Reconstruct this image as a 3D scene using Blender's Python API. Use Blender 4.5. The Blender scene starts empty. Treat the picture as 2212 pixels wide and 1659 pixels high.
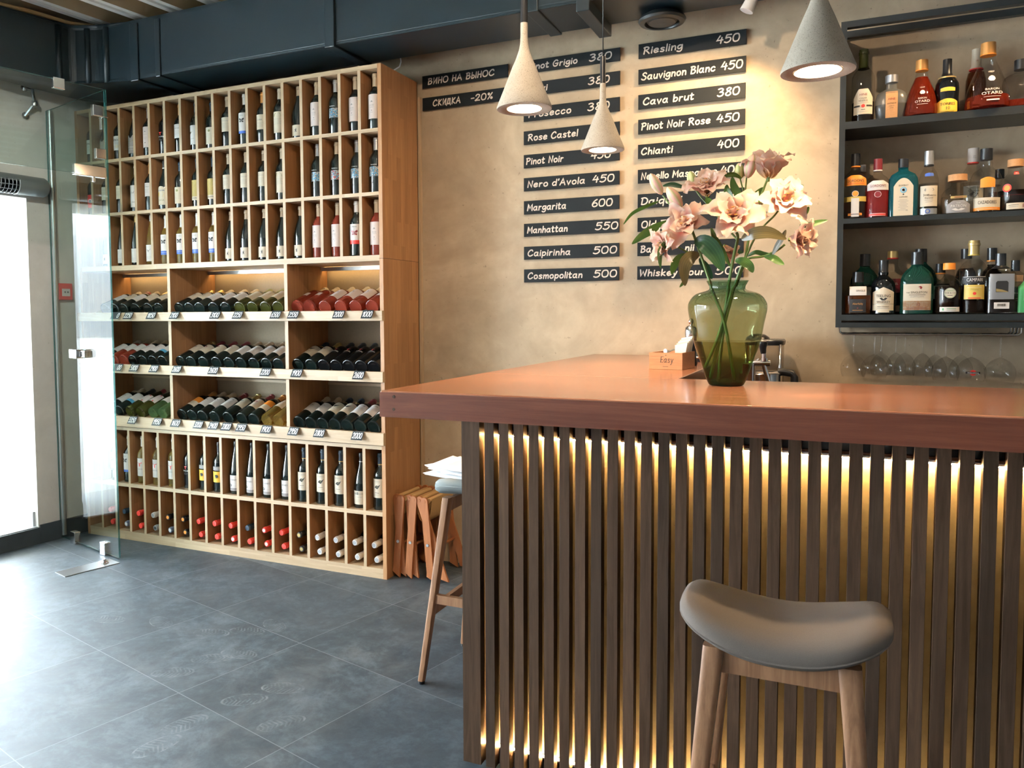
import bpy, bmesh, math, random
from mathutils import Vector, Matrix, Euler
PI = math.pi
rad = math.radians
random.seed(11)
SC = bpy.context.scene
COL = SC.collection

# ------------------------------------------------------------------ camera
CAM_H = 1.40
FPX = 1708.0                      # focal length in pixels of the 2212 x 1659 frame
CX, CY = 1038.0, 773.6
_y, _p, _r = rad(24.4), rad(-3.2), rad(-0.3)
CF = Vector((-math.sin(_y) * math.cos(_p), math.cos(_y) * math.cos(_p), math.sin(_p)))
_right = Vector((math.cos(_y), math.sin(_y), 0))
_up = _right.cross(CF)
CR = _right * math.cos(_r) + _up * math.sin(_r)
CU = _up * math.cos(_r) - _right * math.sin(_r)
CC = Vector((0, 0, CAM_H))
cam = bpy.data.cameras.new('camera')
cam.sensor_width = 36.0
cam.lens = FPX / 2212 * 36.0
cam.shift_x = (1106.0 - CX) / 2212
cam.shift_y = -(829.5 - CY) / 2212
cam.clip_start = 0.05
camo = bpy.data.objects.new('camera', cam)
COL.objects.link(camo)
camo.matrix_world = Matrix(((CR.x, CU.x, -CF.x, CC.x), (CR.y, CU.y, -CF.y, CC.y), (CR.z, CU.z, -CF.z, CC.z), (0, 0, 0, 1)))
SC.camera = camo

# survey helpers: where a sight line meets a plane of the real room
def ray(px, py):
    return CF + CR * ((px - CX) / FPX) - CU * ((py - CY) / FPX)
def onZ(px, py, z):
    d = ray(px, py); return CC + d * ((z - CAM_H) / d.z)
def onY(px, py, y):
    d = ray(px, py); return CC + d * (y / d.y)
def mpp(P):                       # metres per pixel at a point
    return (P - CC).dot(CF) / FPX

# ------------------------------------------------------------------ view, world, big lights
vs = SC.view_settings
vs.view_transform = 'Standard'; vs.look = 'None'; vs.gamma = 1.0; vs.use_curve_mapping = False
vs.exposure = 0.78
SC.cycles.max_bounces = 12
SC.cycles.transparent_max_bounces = 32
SC.cycles.diffuse_bounces = 4
SC.cycles.glossy_bounces = 4
SC.cycles.transmission_bounces = 8
SC.cycles.caustics_reflective = False
SC.cycles.caustics_refractive = False
SC.cycles.sample_clamp_indirect = 6.0
SC.cycles.use_denoising = True
W = bpy.data.worlds.new('daylight'); SC.world = W; W.use_nodes = True
_nt = W.node_tree
_bg = _nt.nodes['Background']
_bg.inputs[0].default_value = (0.75, 0.88, 1.0, 1)
_bg.inputs[1].default_value = 44.0

A10 = rad(5.0); A13 = rad(13.9)
W0 = Vector((-4.47, 3.27, 0)); EW = Vector((math.sin(A10), math.cos(A10), 0)); NW = Vector((-math.cos(A10), math.sin(A10), 0))
E1 = Vector((math.cos(A13), -math.sin(A13), 0)); E2 = Vector((math.sin(A13), math.cos(A13), 0))
def LW(s, t, z):                  # left facade: s along the wall, t outward
    return W0 + EW * s + NW * t + Vector((0, 0, z))
def area(name, loc, direction, sx, sy, power, color, portal=False, spread=None):
    L = bpy.data.lights.new(name, 'AREA'); L.shape = 'RECTANGLE'; L.size = sx; L.size_y = sy
    L.energy = power; L.color = color
    if portal: L.cycles.is_portal = True
    if spread: L.spread = spread
    o = bpy.data.objects.new(name, L); COL.objects.link(o)
    o.location = loc; o.rotation_euler = Vector(direction).to_track_quat('-Z', 'Z').to_euler()
    return o
area('entrance_sky_portal', LW(-0.26, 0.25, 1.1), -NW, 0.46, 2.0, 1, (1, 1, 1), True)
area('window_sky_portal', LW(-3.3, 0.2, 1.35), -NW, 5.3, 2.5, 1, (1, 1, 1), True)
def spot(name, loc, aim, power, color, size, blend=0.5, radius=0.03):
    L = bpy.data.lights.new(name, 'SPOT'); L.energy = power; L.color = color; L.spot_size = size; L.spot_blend = blend
    L.shadow_soft_size = radius
    o = bpy.data.objects.new(name, L); COL.objects.link(o); o.location = loc
    o.rotation_euler = (Vector(aim) - Vector(loc)).to_track_quat('-Z', 'Y').to_euler(); return o
WARM = (1.0, 0.68, 0.37)
spot('sign_spot_beam', (-0.375, 3.60, 2.680), (-1.05, 3.87, 1.0), 165, WARM, rad(140), 1.0, 0.012)
spot('ceiling_spot_beam', (-0.8, 1.7, 3.04), (-1.1, 3.94, 1.6), 85, (1.0, 0.78, 0.56), rad(100), 1.0, 0.04)
spot('pillar_fill_beam', (-2.3, 0.9, 3.04), (-4.45, 3.35, 1.5), 120, (1.0, 0.95, 0.90), rad(48), 0.8, 0.05)  # unseen fill lamp, added to brighten the pillar by the entrance
spot('shelf_spot_beam', (0.86, 3.29, 2.92), (0.42, 3.94, 2.12), 60, WARM, rad(70), 0.5, 0.015)

# ------------------------------------------------------------------ materials
def nt_new(name):
    m = bpy.data.materials.new(name); m.use_nodes = True
    nt = m.node_tree; b = nt.nodes['Principled BSDF']
    return m, nt, b
def N(nt, kind, **kw):
    n = nt.nodes.new(kind)
    for k, v in kw.items():
        if k.startswith('i_'):
            key = k[2:]; key = int(key) if key.isdigit() else key.replace('_', ' ')
            n.inputs[key].default_value = v
        else: setattr(n, k, v)
    return n
def c4(c): return (c[0], c[1], c[2], 1)
def mixc(nt, fac, a, b, blend='MIX'):
    n = nt.nodes.new('ShaderNodeMix'); n.data_type = 'RGBA'; n.blend_type = blend
    for s, v in ((0, fac), (6, a), (7, b)):
        if isinstance(v, (int, float)): n.inputs[s].default_value = v
        elif isinstance(v, (tuple, list)): n.inputs[s].default_value = c4(v)
        else: nt.links.new(v, n.inputs[s])
    return n.outputs[2]
def mth(nt, op, a, b=None, c=None, clamp=False):
    n = nt.nodes.new('ShaderNodeMath'); n.operation = op; n.use_clamp = clamp
    for i, v in enumerate((a, b, c)):
        if v is None: continue
        if isinstance(v, (int, float)): n.inputs[i].default_value = v
        else: nt.links.new(v, n.inputs[i])
    return n.outputs[0]
def ramp(nt, fac, stops):
    n = nt.nodes.new('ShaderNodeValToRGB'); nt.links.new(fac, n.inputs[0])
    el = n.color_ramp.elements
    while len(el) < len(stops): el.new(0.5)
    for e, (p, c) in zip(el, stops): e.position = p; e.color = c4(c) if len(c) == 3 else c
    return n.outputs[0]
def objco(nt, scale=(1, 1, 1), rot=(0, 0, 0), vary=False, loc=(0, 0, 0)):
    tc = nt.nodes.new('ShaderNodeTexCoord'); mp = nt.nodes.new('ShaderNodeMapping')
    mp.inputs['Scale'].default_value = scale; mp.inputs['Rotation'].default_value = rot; mp.inputs['Location'].default_value = loc
    src = tc.outputs['Object']
    if vary:
        oi = nt.nodes.new('ShaderNodeObjectInfo'); va = nt.nodes.new('ShaderNodeVectorMath'); va.operation = 'SCALE'
        co = nt.nodes.new('ShaderNodeCombineXYZ')
        for i in range(3): nt.links.new(oi.outputs['Random'], co.inputs[i])
        nt.links.new(co.outputs[0], va.inputs[0]); va.inputs['Scale'].default_value = 37.0
        ad = nt.nodes.new('ShaderNodeVectorMath'); nt.links.new(src, ad.inputs[0]); nt.links.new(va.outputs[0], ad.inputs[1]); src = ad.outputs[0]
    nt.links.new(src, mp.inputs[0]); return mp.outputs[0]
def noise(nt, vec, scale, detail=4, rough=0.55, dist=0):
    n = N(nt, 'ShaderNodeTexNoise'); n.inputs['Scale'].default_value = scale; n.inputs['Detail'].default_value = detail
    n.inputs['Roughness'].default_value = rough; n.inputs['Distortion'].default_value = dist
    nt.links.new(vec, n.inputs['Vector']); return n.outputs['Fac']
def bump(nt, b, h, strength=0.2, dist=0.002):
    n = nt.nodes.new('ShaderNodeBump'); n.inputs['Strength'].default_value = strength; n.inputs['Distance'].default_value = dist
    nt.links.new(h, n.inputs['Height']); nt.links.new(n.outputs[0], b.inputs['Normal'])
def flat(name, col, rough=0.5, metal=0.0, spec=0.5, coat=0.0, var=0.0, vscale=30, bmp=0.0, bscale=300):
    m, nt, b = nt_new(name)
    b.inputs['Base Color'].default_value = c4(col); b.inputs['Roughness'].default_value = rough
    b.inputs['Metallic'].default_value = metal; b.inputs['Specular IOR Level'].default_value = spec
    b.inputs['Coat Weight'].default_value = coat; b.inputs['Coat Roughness'].default_value = 0.08
    if var or bmp:
        v = objco(nt)
        if var:
            f = noise(nt, v, vscale)
            nt.links.new(mixc(nt, f, [x * (1 - var) for x in col], [min(1, x * (1 + var)) for x in col]), b.inputs['Base Color'])
        if bmp: bump(nt, b, noise(nt, v, bscale, 2), bmp, 0.001)
    return m
def emit(name, col, strength):
    m, nt, b = nt_new(name); b.inputs['Base Color'].default_value = (0, 0, 0, 1)
    b.inputs['Emission Color'].default_value = c4(col); b.inputs['Emission Strength'].default_value = strength
    return m
def schlick(nt, ior):              # mirror share of a thin glass skin, same from both sides
    lw_ = N(nt, 'ShaderNodeLayerWeight'); lw_.inputs[0].default_value = 0.5
    f0 = ((ior - 1) / (ior + 1)) ** 2
    return mth(nt, 'ADD', mth(nt, 'MULTIPLY', mth(nt, 'POWER', lw_.outputs['Facing'], 5.0), 0.9 - f0), f0)
def thin_glass(name, tint, ior=1.45, rough=0.02, body=0.0, body_col=None):
    """clear or coloured glass as a thin skin: tinted see-through plus a Fresnel mirror"""
    m, nt, b = nt_new(name); nt.nodes.remove(b)
    out = nt.nodes['Material Output']
    tr = N(nt, 'ShaderNodeBsdfTransparent'); tr.inputs[0].default_value = c4(tint)
    gl = N(nt, 'ShaderNodeBsdfGlossy'); gl.inputs['Roughness'].default_value = rough
    fr = schlick(nt, ior)
    mx = nt.nodes.new('ShaderNodeMixShader'); src = tr.outputs[0]
    if body:
        df = N(nt, 'ShaderNodeBsdfDiffuse'); df.inputs[0].default_value = c4(body_col or tint)
        m2 = nt.nodes.new('ShaderNodeMixShader'); m2.inputs[0].default_value = body
        nt.links.new(src, m2.inputs[1]); nt.links.new(df.outputs[0], m2.inputs[2]); src = m2.outputs[0]
    nt.links.new(fr, mx.inputs[0]); nt.links.new(src, mx.inputs[1]); nt.links.new(gl.outputs[0], mx.inputs[2])
    nt.links.new(mx.outputs[0], out.inputs[0]); return m
def wood(name, dark, light, axis='Z', rough=0.45, coat=0.0, scale=1.0, staves=None, spec=0.4, grain=0.5):
    """long grain along one axis; staves=(length, width) adds glued-up blocks of differing tone"""
    m, nt, b = nt_new(name)
    st = {'X': (1.2, 22, 22), 'Y': (22, 1.2, 22), 'Z': (22, 22, 1.2)}[axis]
    v = objco(nt, [x * scale for x in st], vary=True)
    f = noise(nt, v, 2.2, 5, 0.6, 1.2)
    col = ramp(nt, f, [(0.28, dark), (0.72, light)])
    fine = noise(nt, objco(nt, [x * 9 * scale for x in st], vary=True), 3.0, 3, 0.6)
    col = mixc(nt, mth(nt, 'MULTIPLY', fine, grain), col, [x * 0.62 for x in dark], 'MIX')
    if staves:
        rot = {'Z': (0, rad(90), 0), 'X': (0, 0, 0), 'Y': (0, 0, rad(90))}[axis]
        def br(sw):
            tc = nt.nodes.new('ShaderNodeTexCoord'); sp = nt.nodes.new('ShaderNodeSeparateXYZ'); cb = nt.nodes.new('ShaderNodeCombineXYZ')
            oi = nt.nodes.new('ShaderNodeObjectInfo')
            nt.links.new(tc.outputs['Object'], sp.inputs[0])
            for i, a in enumerate(sw):
                o = mth(nt, 'ADD', sp.outputs['XYZ'.index(a[0])], sp.outputs['XYZ'.index(a[1])]) if len(a) == 2 else sp.outputs['XYZ'.index(a)]
                nt.links.new(mth(nt, 'ADD', o, mth(nt, 'MULTIPLY', oi.outputs['Random'], 5.0)), cb.inputs[i])
            t = N(nt, 'ShaderNodeTexBrick'); t.offset = 0.37; t.inputs['Color1'].default_value = (0.15, 0.15, 0.15, 1); t.inputs['Color2'].default_value = (0.95, 0.95, 0.95, 1)
            t.inputs['Mortar'].default_value = (0.3, 0.3, 0.3, 1); t.inputs['Scale'].default_value = 1.0; t.inputs['Mortar Size'].default_value = 0.0006
            t.inputs['Brick Width'].default_value = staves[0]; t.inputs['Row Height'].default_value = staves[1]
            nt.links.new(cb.outputs[0], t.inputs['Vector']); return t.outputs['Color']
        t = br({'Z': ('Z', 'XY'), 'X': ('X', 'YZ'), 'Y': ('Y', 'XZ')}[axis])
        col = mixc(nt, 0.30, col, mixc(nt, t, [x * 0.66 for x in dark], [min(1, x * 1.18) for x in light]))
    nt.links.new(col, b.inputs['Base Color'])
    b.inputs['Roughness'].default_value = rough; b.inputs['Coat Weight'].default_value = coat; b.inputs['Coat Roughness'].default_value = 0.12
    b.inputs['Specular IOR Level'].default_value = spec
    bump(nt, b, fine, 0.12, 0.0008)
    return m
def plaster(name, dark, light, sc=1.0):
    m, nt, b = nt_new(name); v = objco(nt)
    f = noise(nt, v, 1.6 * sc, 6, 0.62, 0.8); g = noise(nt, v, 9 * sc, 5, 0.6, 0.3); k = noise(nt, v, 60 * sc, 3, 0.6)
    f2 = mth(nt, 'ADD', mth(nt, 'MULTIPLY', f, 0.72), mth(nt, 'MULTIPLY', g, 0.28))
    col = ramp(nt, f2, [(0.33, dark), (0.5, [(a + c) / 2 for a, c in zip(dark, light)]), (0.64, light)])
    pits = ramp(nt, k, [(0.27, (1, 1, 1)), (0.31, (0, 0, 0))])
    col = mixc(nt, mth(nt, 'MULTIPLY', pits, 0.55), col, [x * 0.5 for x in dark])
    nt.links.new(col, b.inputs['Base Color']); b.inputs['Roughness'].default_value = 0.62; b.inputs['Specular IOR Level'].default_value = 0.3
    bump(nt, b, mth(nt, 'ADD', g, mth(nt, 'MULTIPLY', k, 0.25)), 0.22, 0.004)
    return m
M = {}
M['plaster'] = plaster('beige microcement', (0.32, 0.235, 0.15), (0.51, 0.395, 0.265))
M['plaster_grey'] = plaster('grey microcement', (0.64, 0.62, 0.57), (0.80, 0.78, 0.73))
M['oak_z'] = wood('oak upright', (0.27, 0.12, 0.046), (0.47, 0.25, 0.113), 'Z', 0.42, 0.0, 1.0, (0.34, 0.042))  # same oak as the rails, reddened: warm lamplight put into the colour
M['oak_x'] = wood('oak rail', (0.40, 0.275, 0.16), (0.57, 0.425, 0.275), 'X', 0.45, 0.0, 1.0, (0.42, 0.05))
M['oak_y'] = wood('oak depth', (0.38, 0.21, 0.10), (0.60, 0.38, 0.2), 'Y', 0.45, 0.0, 1.0)
M['oak_edge'] = wood('oak daylit edge', (0.40, 0.28, 0.165), (0.57, 0.425, 0.28), 'Z', 0.5)  # same oak, paled: daylight on the front edges put into the colour
M['hardboard'] = flat('brown hardboard', (0.25, 0.185, 0.115), 0.7, var=0.12, vscale=80)
M['counter'] = wood('varnished cherry', (0.22, 0.075, 0.040), (0.48, 0.225, 0.128), 'X', 0.22, 0.35, 0.8, grain=0.4)
M['counter_y'] = wood('varnished cherry arm', (0.22, 0.075, 0.040), (0.48, 0.225, 0.128), 'Y', 0.22, 0.35, 0.8, grain=0.4)
M['slat'] = wood('smoked oak slat', (0.052, 0.030, 0.019), (0.112, 0.066, 0.041), 'Z', 0.55, 0.0, 1.0, spec=0.10)
M['walnut'] = wood('walnut leg', (0.20, 0.095, 0.048), (0.40, 0.21, 0.11), 'Z', 0.4, 0.0, 1.2)
M['teak'] = wood('reddish beech', (0.28, 0.095, 0.03), (0.45, 0.17, 0.06), 'Z', 0.42, 0.0, 1.2)
M['boxwood'] = wood('pine box', (0.42, 0.18, 0.07), (0.62, 0.32, 0.15), 'X', 0.5, 0.0, 1.6)
M['black'] = flat('black painted steel', (0.016, 0.02, 0.021), 0.38, var=0.2, vscale=8)
M['blackplastic'] = flat('black plastic', (0.012, 0.012, 0.013), 0.3)
M['duct'] = flat('teal black duct paint', (0.006, 0.015, 0.020), 0.36, spec=0.5, var=0.25, vscale=3)
M['chalkboard'] = flat('black sign board', (0.008, 0.010, 0.011), 0.6, spec=0.2, var=0.15, vscale=12)
M['chalk'] = flat('cream paint marker', (0.66, 0.57, 0.48), 0.8)
M['chalkw'] = flat('white paint marker', (0.80, 0.80, 0.78), 0.8)
M['tagboard'] = flat('slate tag', (0.02, 0.026, 0.03), 0.42)
M['chrome'] = flat('chrome', (0.75, 0.75, 0.76), 0.12, 1.0)
M['steel'] = flat('brushed steel', (0.55, 0.56, 0.57), 0.34, 1.0)
M['brass'] = flat('brass', (0.62, 0.42, 0.16), 0.3, 1.0)
M['galv'] = flat('painted deck', (0.80, 0.77, 0.71), 0.45, var=0.08, vscale=2)
M['pane'] = thin_glass('float glass pane', (0.90, 0.955, 0.94), 1.5, 0.0)
M['pane_edge'] = thin_glass('glass cut edge', (0.25, 0.55, 0.52), 1.5, 0.05, 0.35, (0.05, 0.22, 0.22))
M['stemglass'] = thin_glass('crystal', (0.95, 0.95, 0.95), 1.42, 0.0)
M['fabric'] = flat('grey wool felt', (0.145, 0.122, 0.108), 0.95, spec=0.1, var=0.22, vscale=900, bmp=0.35, bscale=1100)
M['felt'] = flat('pale blue grey felt', (0.22, 0.245, 0.245), 0.95, spec=0.1, var=0.2, vscale=900, bmp=0.35, bscale=1100)
M['canvas'] = flat('tan canvas', (0.46, 0.29, 0.13), 0.85, spec=0.15, var=0.12, vscale=200, bmp=0.1, bscale=700)
M['paper'] = flat('white paper', (0.80, 0.80, 0.80), 0.7)
M['cream'] = flat('cream label paper', (0.619, 0.55, 0.43), 0.65)
M['white'] = flat('white label paper', (0.671, 0.645, 0.619), 0.65)
M['pinkwhite'] = flat('rose white label paper', (0.654, 0.568, 0.533), 0.65)
M['gold'] = flat('gold yellow', (0.62, 0.45, 0.10), 0.5)
M['olive'] = flat('olive print', (0.22, 0.22, 0.08), 0.6)
M['goldpat'] = flat('gold patterned label', (0.42, 0.33, 0.10), 0.5, var=0.5, vscale=260)
M['yellow'] = flat('yellow label', (0.85, 0.50, 0.05), 0.55)
M['orange'] = flat('orange print', (0.80, 0.27, 0.03), 0.5)
M['red'] = flat('red print', (0.62, 0.03, 0.02), 0.5)
M['redcap'] = flat('red foil', (0.75, 0.05, 0.035), 0.32)
M['wine'] = flat('burgundy foil', (0.20, 0.02, 0.025), 0.35)
M['blue'] = flat('blue print', (0.04, 0.11, 0.42), 0.5)
M['ltblue'] = flat('sky blue print', (0.10, 0.38, 0.62), 0.5)
M['ink'] = flat('black print', (0.015, 0.014, 0.014), 0.6)
M['greyink'] = flat('grey print', (0.28, 0.26, 0.25), 0.6)
M['green'] = flat('green print', (0.05, 0.30, 0.10), 0.5)
M['navy'] = flat('navy foil', (0.015, 0.035, 0.06), 0.35)
M['whitecap'] = flat('white foil', (0.72, 0.70, 0.68), 0.4)
M['beigecap'] = flat('beige foil', (0.50, 0.40, 0.28), 0.4)
M['copper'] = flat('copper foil', (0.60, 0.28, 0.08), 0.35, 0.4)
M['goldcap'] = flat('gold foil', (0.55, 0.40, 0.16), 0.32, 0.6)
M['silvercap'] = flat('silver foil', (0.45, 0.46, 0.48), 0.35, 0.7)
M['bluegrey'] = flat('slate blue foil', (0.14, 0.16, 0.24), 0.4)
M['cork'] = flat('cork', (0.48, 0.24, 0.10), 0.8, var=0.2, vscale=200)
M['darkglass'] = flat('dark green bottle glass', (0.006, 0.011, 0.010), 0.07, spec=0.6)
M['blackglass'] = flat('black bottle glass', (0.004, 0.005, 0.006), 0.07, spec=0.6)
M['oliveglass'] = flat('olive bottle glass', (0.035, 0.038, 0.008), 0.07, spec=0.6)
M['roseglass'] = thin_glass('rose wine glass', (0.72, 0.22, 0.14), 1.45, 0.03, 0.5, (0.34, 0.06, 0.035))
M['amberwine'] = thin_glass('white wine glass', (0.72, 0.56, 0.20), 1.45, 0.03, 0.30, (0.36, 0.25, 0.06))
M['greenwine'] = thin_glass('pale green wine glass', (0.45, 0.62, 0.32), 1.45, 0.03, 0.4, (0.12, 0.22, 0.09))
M['clear'] = thin_glass('clear bottle glass', (0.95, 0.95, 0.94), 1.5, 0.02)
M['tealglass'] = thin_glass('teal gin glass', (0.05, 0.28, 0.32), 1.5, 0.02, 0.55, (0.008, 0.10, 0.12))
M['greenglass'] = thin_glass('green whisky glass', (0.12, 0.36, 0.28), 1.5, 0.02, 0.4, (0.015, 0.085, 0.06))
M['liq_red'] = thin_glass('cognac', (0.50, 0.07, 0.015), 1.2, 0.05, 0.35, (0.28, 0.03, 0.01))
M['liq_amber'] = thin_glass('amber spirit', (0.50, 0.20, 0.05), 1.2, 0.05, 0.3, (0.20, 0.06, 0.015))
M['liq_dark'] = thin_glass('dark spirit', (0.10, 0.045, 0.025), 1.2, 0.05, 0.5, (0.018, 0.010, 0.007))
M['liq_pink'] = thin_glass('pink spirit', (0.80, 0.18, 0.16), 1.2, 0.05, 0.35, (0.45, 0.05, 0.05))
M['frost'] = thin_glass('frosted bottle glass', (0.72, 0.74, 0.72), 1.5, 0.25, 0.22, (0.35, 0.36, 0.35))
M['concrete'] = None
def concrete():
    m, nt, b = nt_new('speckled concrete'); v = objco(nt)
    k = noise(nt, v, 420, 2, 0.6); g = noise(nt, v, 14, 4)
    col = mixc(nt, g, (0.30, 0.255, 0.20), (0.42, 0.365, 0.295))
    sp = ramp(nt, k, [(0.36, (1, 1, 1)), (0.40, (0, 0, 0))])
    col = mixc(nt, mth(nt, 'MULTIPLY', sp, 0.75), col, (0.10, 0.085, 0.07))
    nt.links.new(col, b.inputs['Base Color']); b.inputs['Roughness'].default_value = 0.8
    return m
M['concrete'] = concrete()
M['lamp_glow'] = emit('lamp lens', (1.0, 0.80, 0.52), 34.0)
M['led_amber'] = emit('amber led', (1.0, 0.70, 0.30), 420.0)
M['led_rack'] = emit('rack led', (1.0, 0.72, 0.34), 16.0)
M['spot_glow'] = emit('spot lens', (1.0, 0.82, 0.6), 18.0)

# ------------------------------------------------------------------ mesh helpers
class MB:
    """collects shapes; build() links them as ONE mesh object"""
    def __init__(s): s.bm = bmesh.new(); s.mats = []; s.mi = 0
    def use(s, m):
        if m not in s.mats: s.mats.append(m)
        s.mi = s.mats.index(m); return s
    def _tag(s, before):
        s.bm.faces.index_update()
        for f in s.bm.faces:
            if f not in before: f.material_index = s.mi
    def face(s, pts, smooth=False):
        try:
            f = s.bm.faces.new([s.bm.verts.new(p) for p in pts]); f.material_index = s.mi; f.smooth = smooth; return f
        except ValueError: return None
    def box(s, x0, x1, y0, y1, z0, z1, xf=None, bev=0):
        P = [Vector((x, y, z)) for z in (z0, z1) for y in (y0, y1) for x in (x0, x1)]
        if xf: P = [xf(p) for p in P]
        v = [s.bm.verts.new(p) for p in P]
        fs = [s.bm.faces.new([v[i] for i in q]) for q in ((0, 2, 3, 1), (4, 5, 7, 6), (0, 1, 5, 4), (2, 6, 7, 3), (0, 4, 6, 2), (1, 3, 7, 5))]
        for f in fs: f.material_index = s.mi
        if bev:
            es = list({e for f in fs for e in f.edges})
            r = bmesh.ops.bevel(s.bm, geom=es, offset=bev, segments=2, profile=0.5, affect='EDGES')
            for f in r['faces']: f.material_index = s.mi
        return s
    def prism(s, poly, z0, z1, xf=None, bev=0):
        n = len(poly); f = xf or (lambda p: p)
        a = [s.bm.verts.new(f(Vector((p[0], p[1], z0)))) for p in poly]; b = [s.bm.verts.new(f(Vector((p[0], p[1], z1)))) for p in poly]
        fs = [s.bm.faces.new(a[::-1]), s.bm.faces.new(b)] + [s.bm.faces.new([a[i], a[(i + 1) % n], b[(i + 1) % n], b[i]]) for i in range(n)]
        for q in fs: q.material_index = s.mi
        if bev:
            es = list({e for q in fs for e in q.edges})
            r = bmesh.ops.bevel(s.bm, geom=es, offset=bev, segments=3, profile=0.5, affect='EDGES')
            for q in r['faces']: q.material_index = s.mi
        return s
    def rings(s, rings, close_a=True, close_b=True, smooth=True, loop=True):
        V = [[s.bm.verts.new(p) for p in r] for r in rings]
        n = len(V[0])
        for i in range(len(V) - 1):
            for j in range(n if loop else n - 1):
                k = (j + 1) % n
                f = s.bm.faces.new([V[i][j], V[i][k], V[i + 1][k], V[i + 1][j]]); f.material_index = s.mi; f.smooth = smooth
        for ok, r, rev in ((close_a, V[0], True), (close_b, V[-1], False)):
            if ok and loop:
                f = s.bm.faces.new(r[::-1] if rev else r); f.material_index = s.mi
        return s
    def lathe(s, prof, seg=20, xf=None, n=2.0, sy=1.0, smooth=True, caps=(True, True)):
        """profile [(r, z)]; superellipse power n and depth factor sy give square or flat bottles"""
        R = []
        ca, cb_ = caps
        for r, z in prof:
            r = max(r, 1e-5); ring = []
            for j in range(seg):
                a = 2 * PI * j / seg; c, q = math.cos(a), math.sin(a)
                k = (abs(c) ** n + abs(q) ** n) ** (-1.0 / n)
                p = Vector((r * k * c, r * k * q * sy, z)); ring.append(xf(p) if xf else p)
            R.append(ring)
        return s.rings(R, ca and prof[0][0] > 1e-4, cb_ and prof[-1][0] > 1e-4, smooth)
    def tube(s, path, r, seg=8, caps=True, flatten=1.0):
        path = [Vector(p) for p in path]; n = len(path); R = []
        rs = r if isinstance(r, (list, tuple)) else [r] * n
        up = None
        for i, p in enumerate(path):
            t = (path[min(i + 1, n - 1)] - path[max(i - 1, 0)]).normalized()
            if up is None:
                up = Vector((0, 0, 1)) if abs(t.z) < 0.9 else Vector((0, 1, 0))
            u = (up - t * up.dot(t)).normalized(); w = t.cross(u); up = u
            R.append([p + (u * math.cos(2 * PI * k / seg) * flatten + w * math.sin(2 * PI * k / seg)) * rs[i] for k in range(seg)])
        return s.rings(R, caps, caps)
    def grid(s, fn, nu, nv, smooth=True):
        V = [[s.bm.verts.new(fn(i / nu, j / nv)) for j in range(nv + 1)] for i in range(nu + 1)]
        for i in range(nu):
            for j in range(nv):
                f = s.bm.faces.new([V[i][j], V[i + 1][j], V[i + 1][j + 1], V[i][j + 1]]); f.material_index = s.mi; f.smooth = smooth
        return s
    def mesh(s, name):
        bmesh.ops.recalc_face_normals(s.bm, faces=s.bm.faces[:])
        for e in s.bm.edges:
            if len(e.link_faces) == 2 and e.calc_face_angle(0) > 0.75: e.smooth = False
        me = bpy.data.meshes.new(name); s.bm.to_mesh(me); s.bm.free()
        for m in s.mats: me.materials.append(m)
        return me
    def build(s, name, parent=None, loc=None):
        o = bpy.data.objects.new(name, s.mesh(name)); COL.objects.link(o)
        if parent: o.parent = parent
        if loc is not None: o.location = loc
        return o
def mb(m): return MB().use(M[m] if isinstance(m, str) else m)
def tag(o, label, cat, group=None):
    o['label'] = label; o['category'] = cat
    if group: o['group'] = group
    return o
def thing(name, label, cat, loc=(0, 0, 0), rot=(0, 0, 0), group=None):
    o = bpy.data.objects.new(name, None); COL.objects.link(o); o.location = loc; o.rotation_euler = rot
    o.empty_display_size = 0.05
    return tag(o, label, cat, group)
def struct(o):
    o['kind'] = 'structure'; return o
def copy_tree(o, parent=None):
    c = o.copy(); COL.objects.link(c); c.parent = parent
    for ch in KIDS.get(o.name, list(o.children)): copy_tree(ch, c)
    return c
KIDS = {}
ORD = 'zeroth first second third fourth fifth sixth seventh eighth ninth tenth eleventh twelfth thirteenth fourteenth fifteenth sixteenth seventeenth eighteenth'.split()
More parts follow.
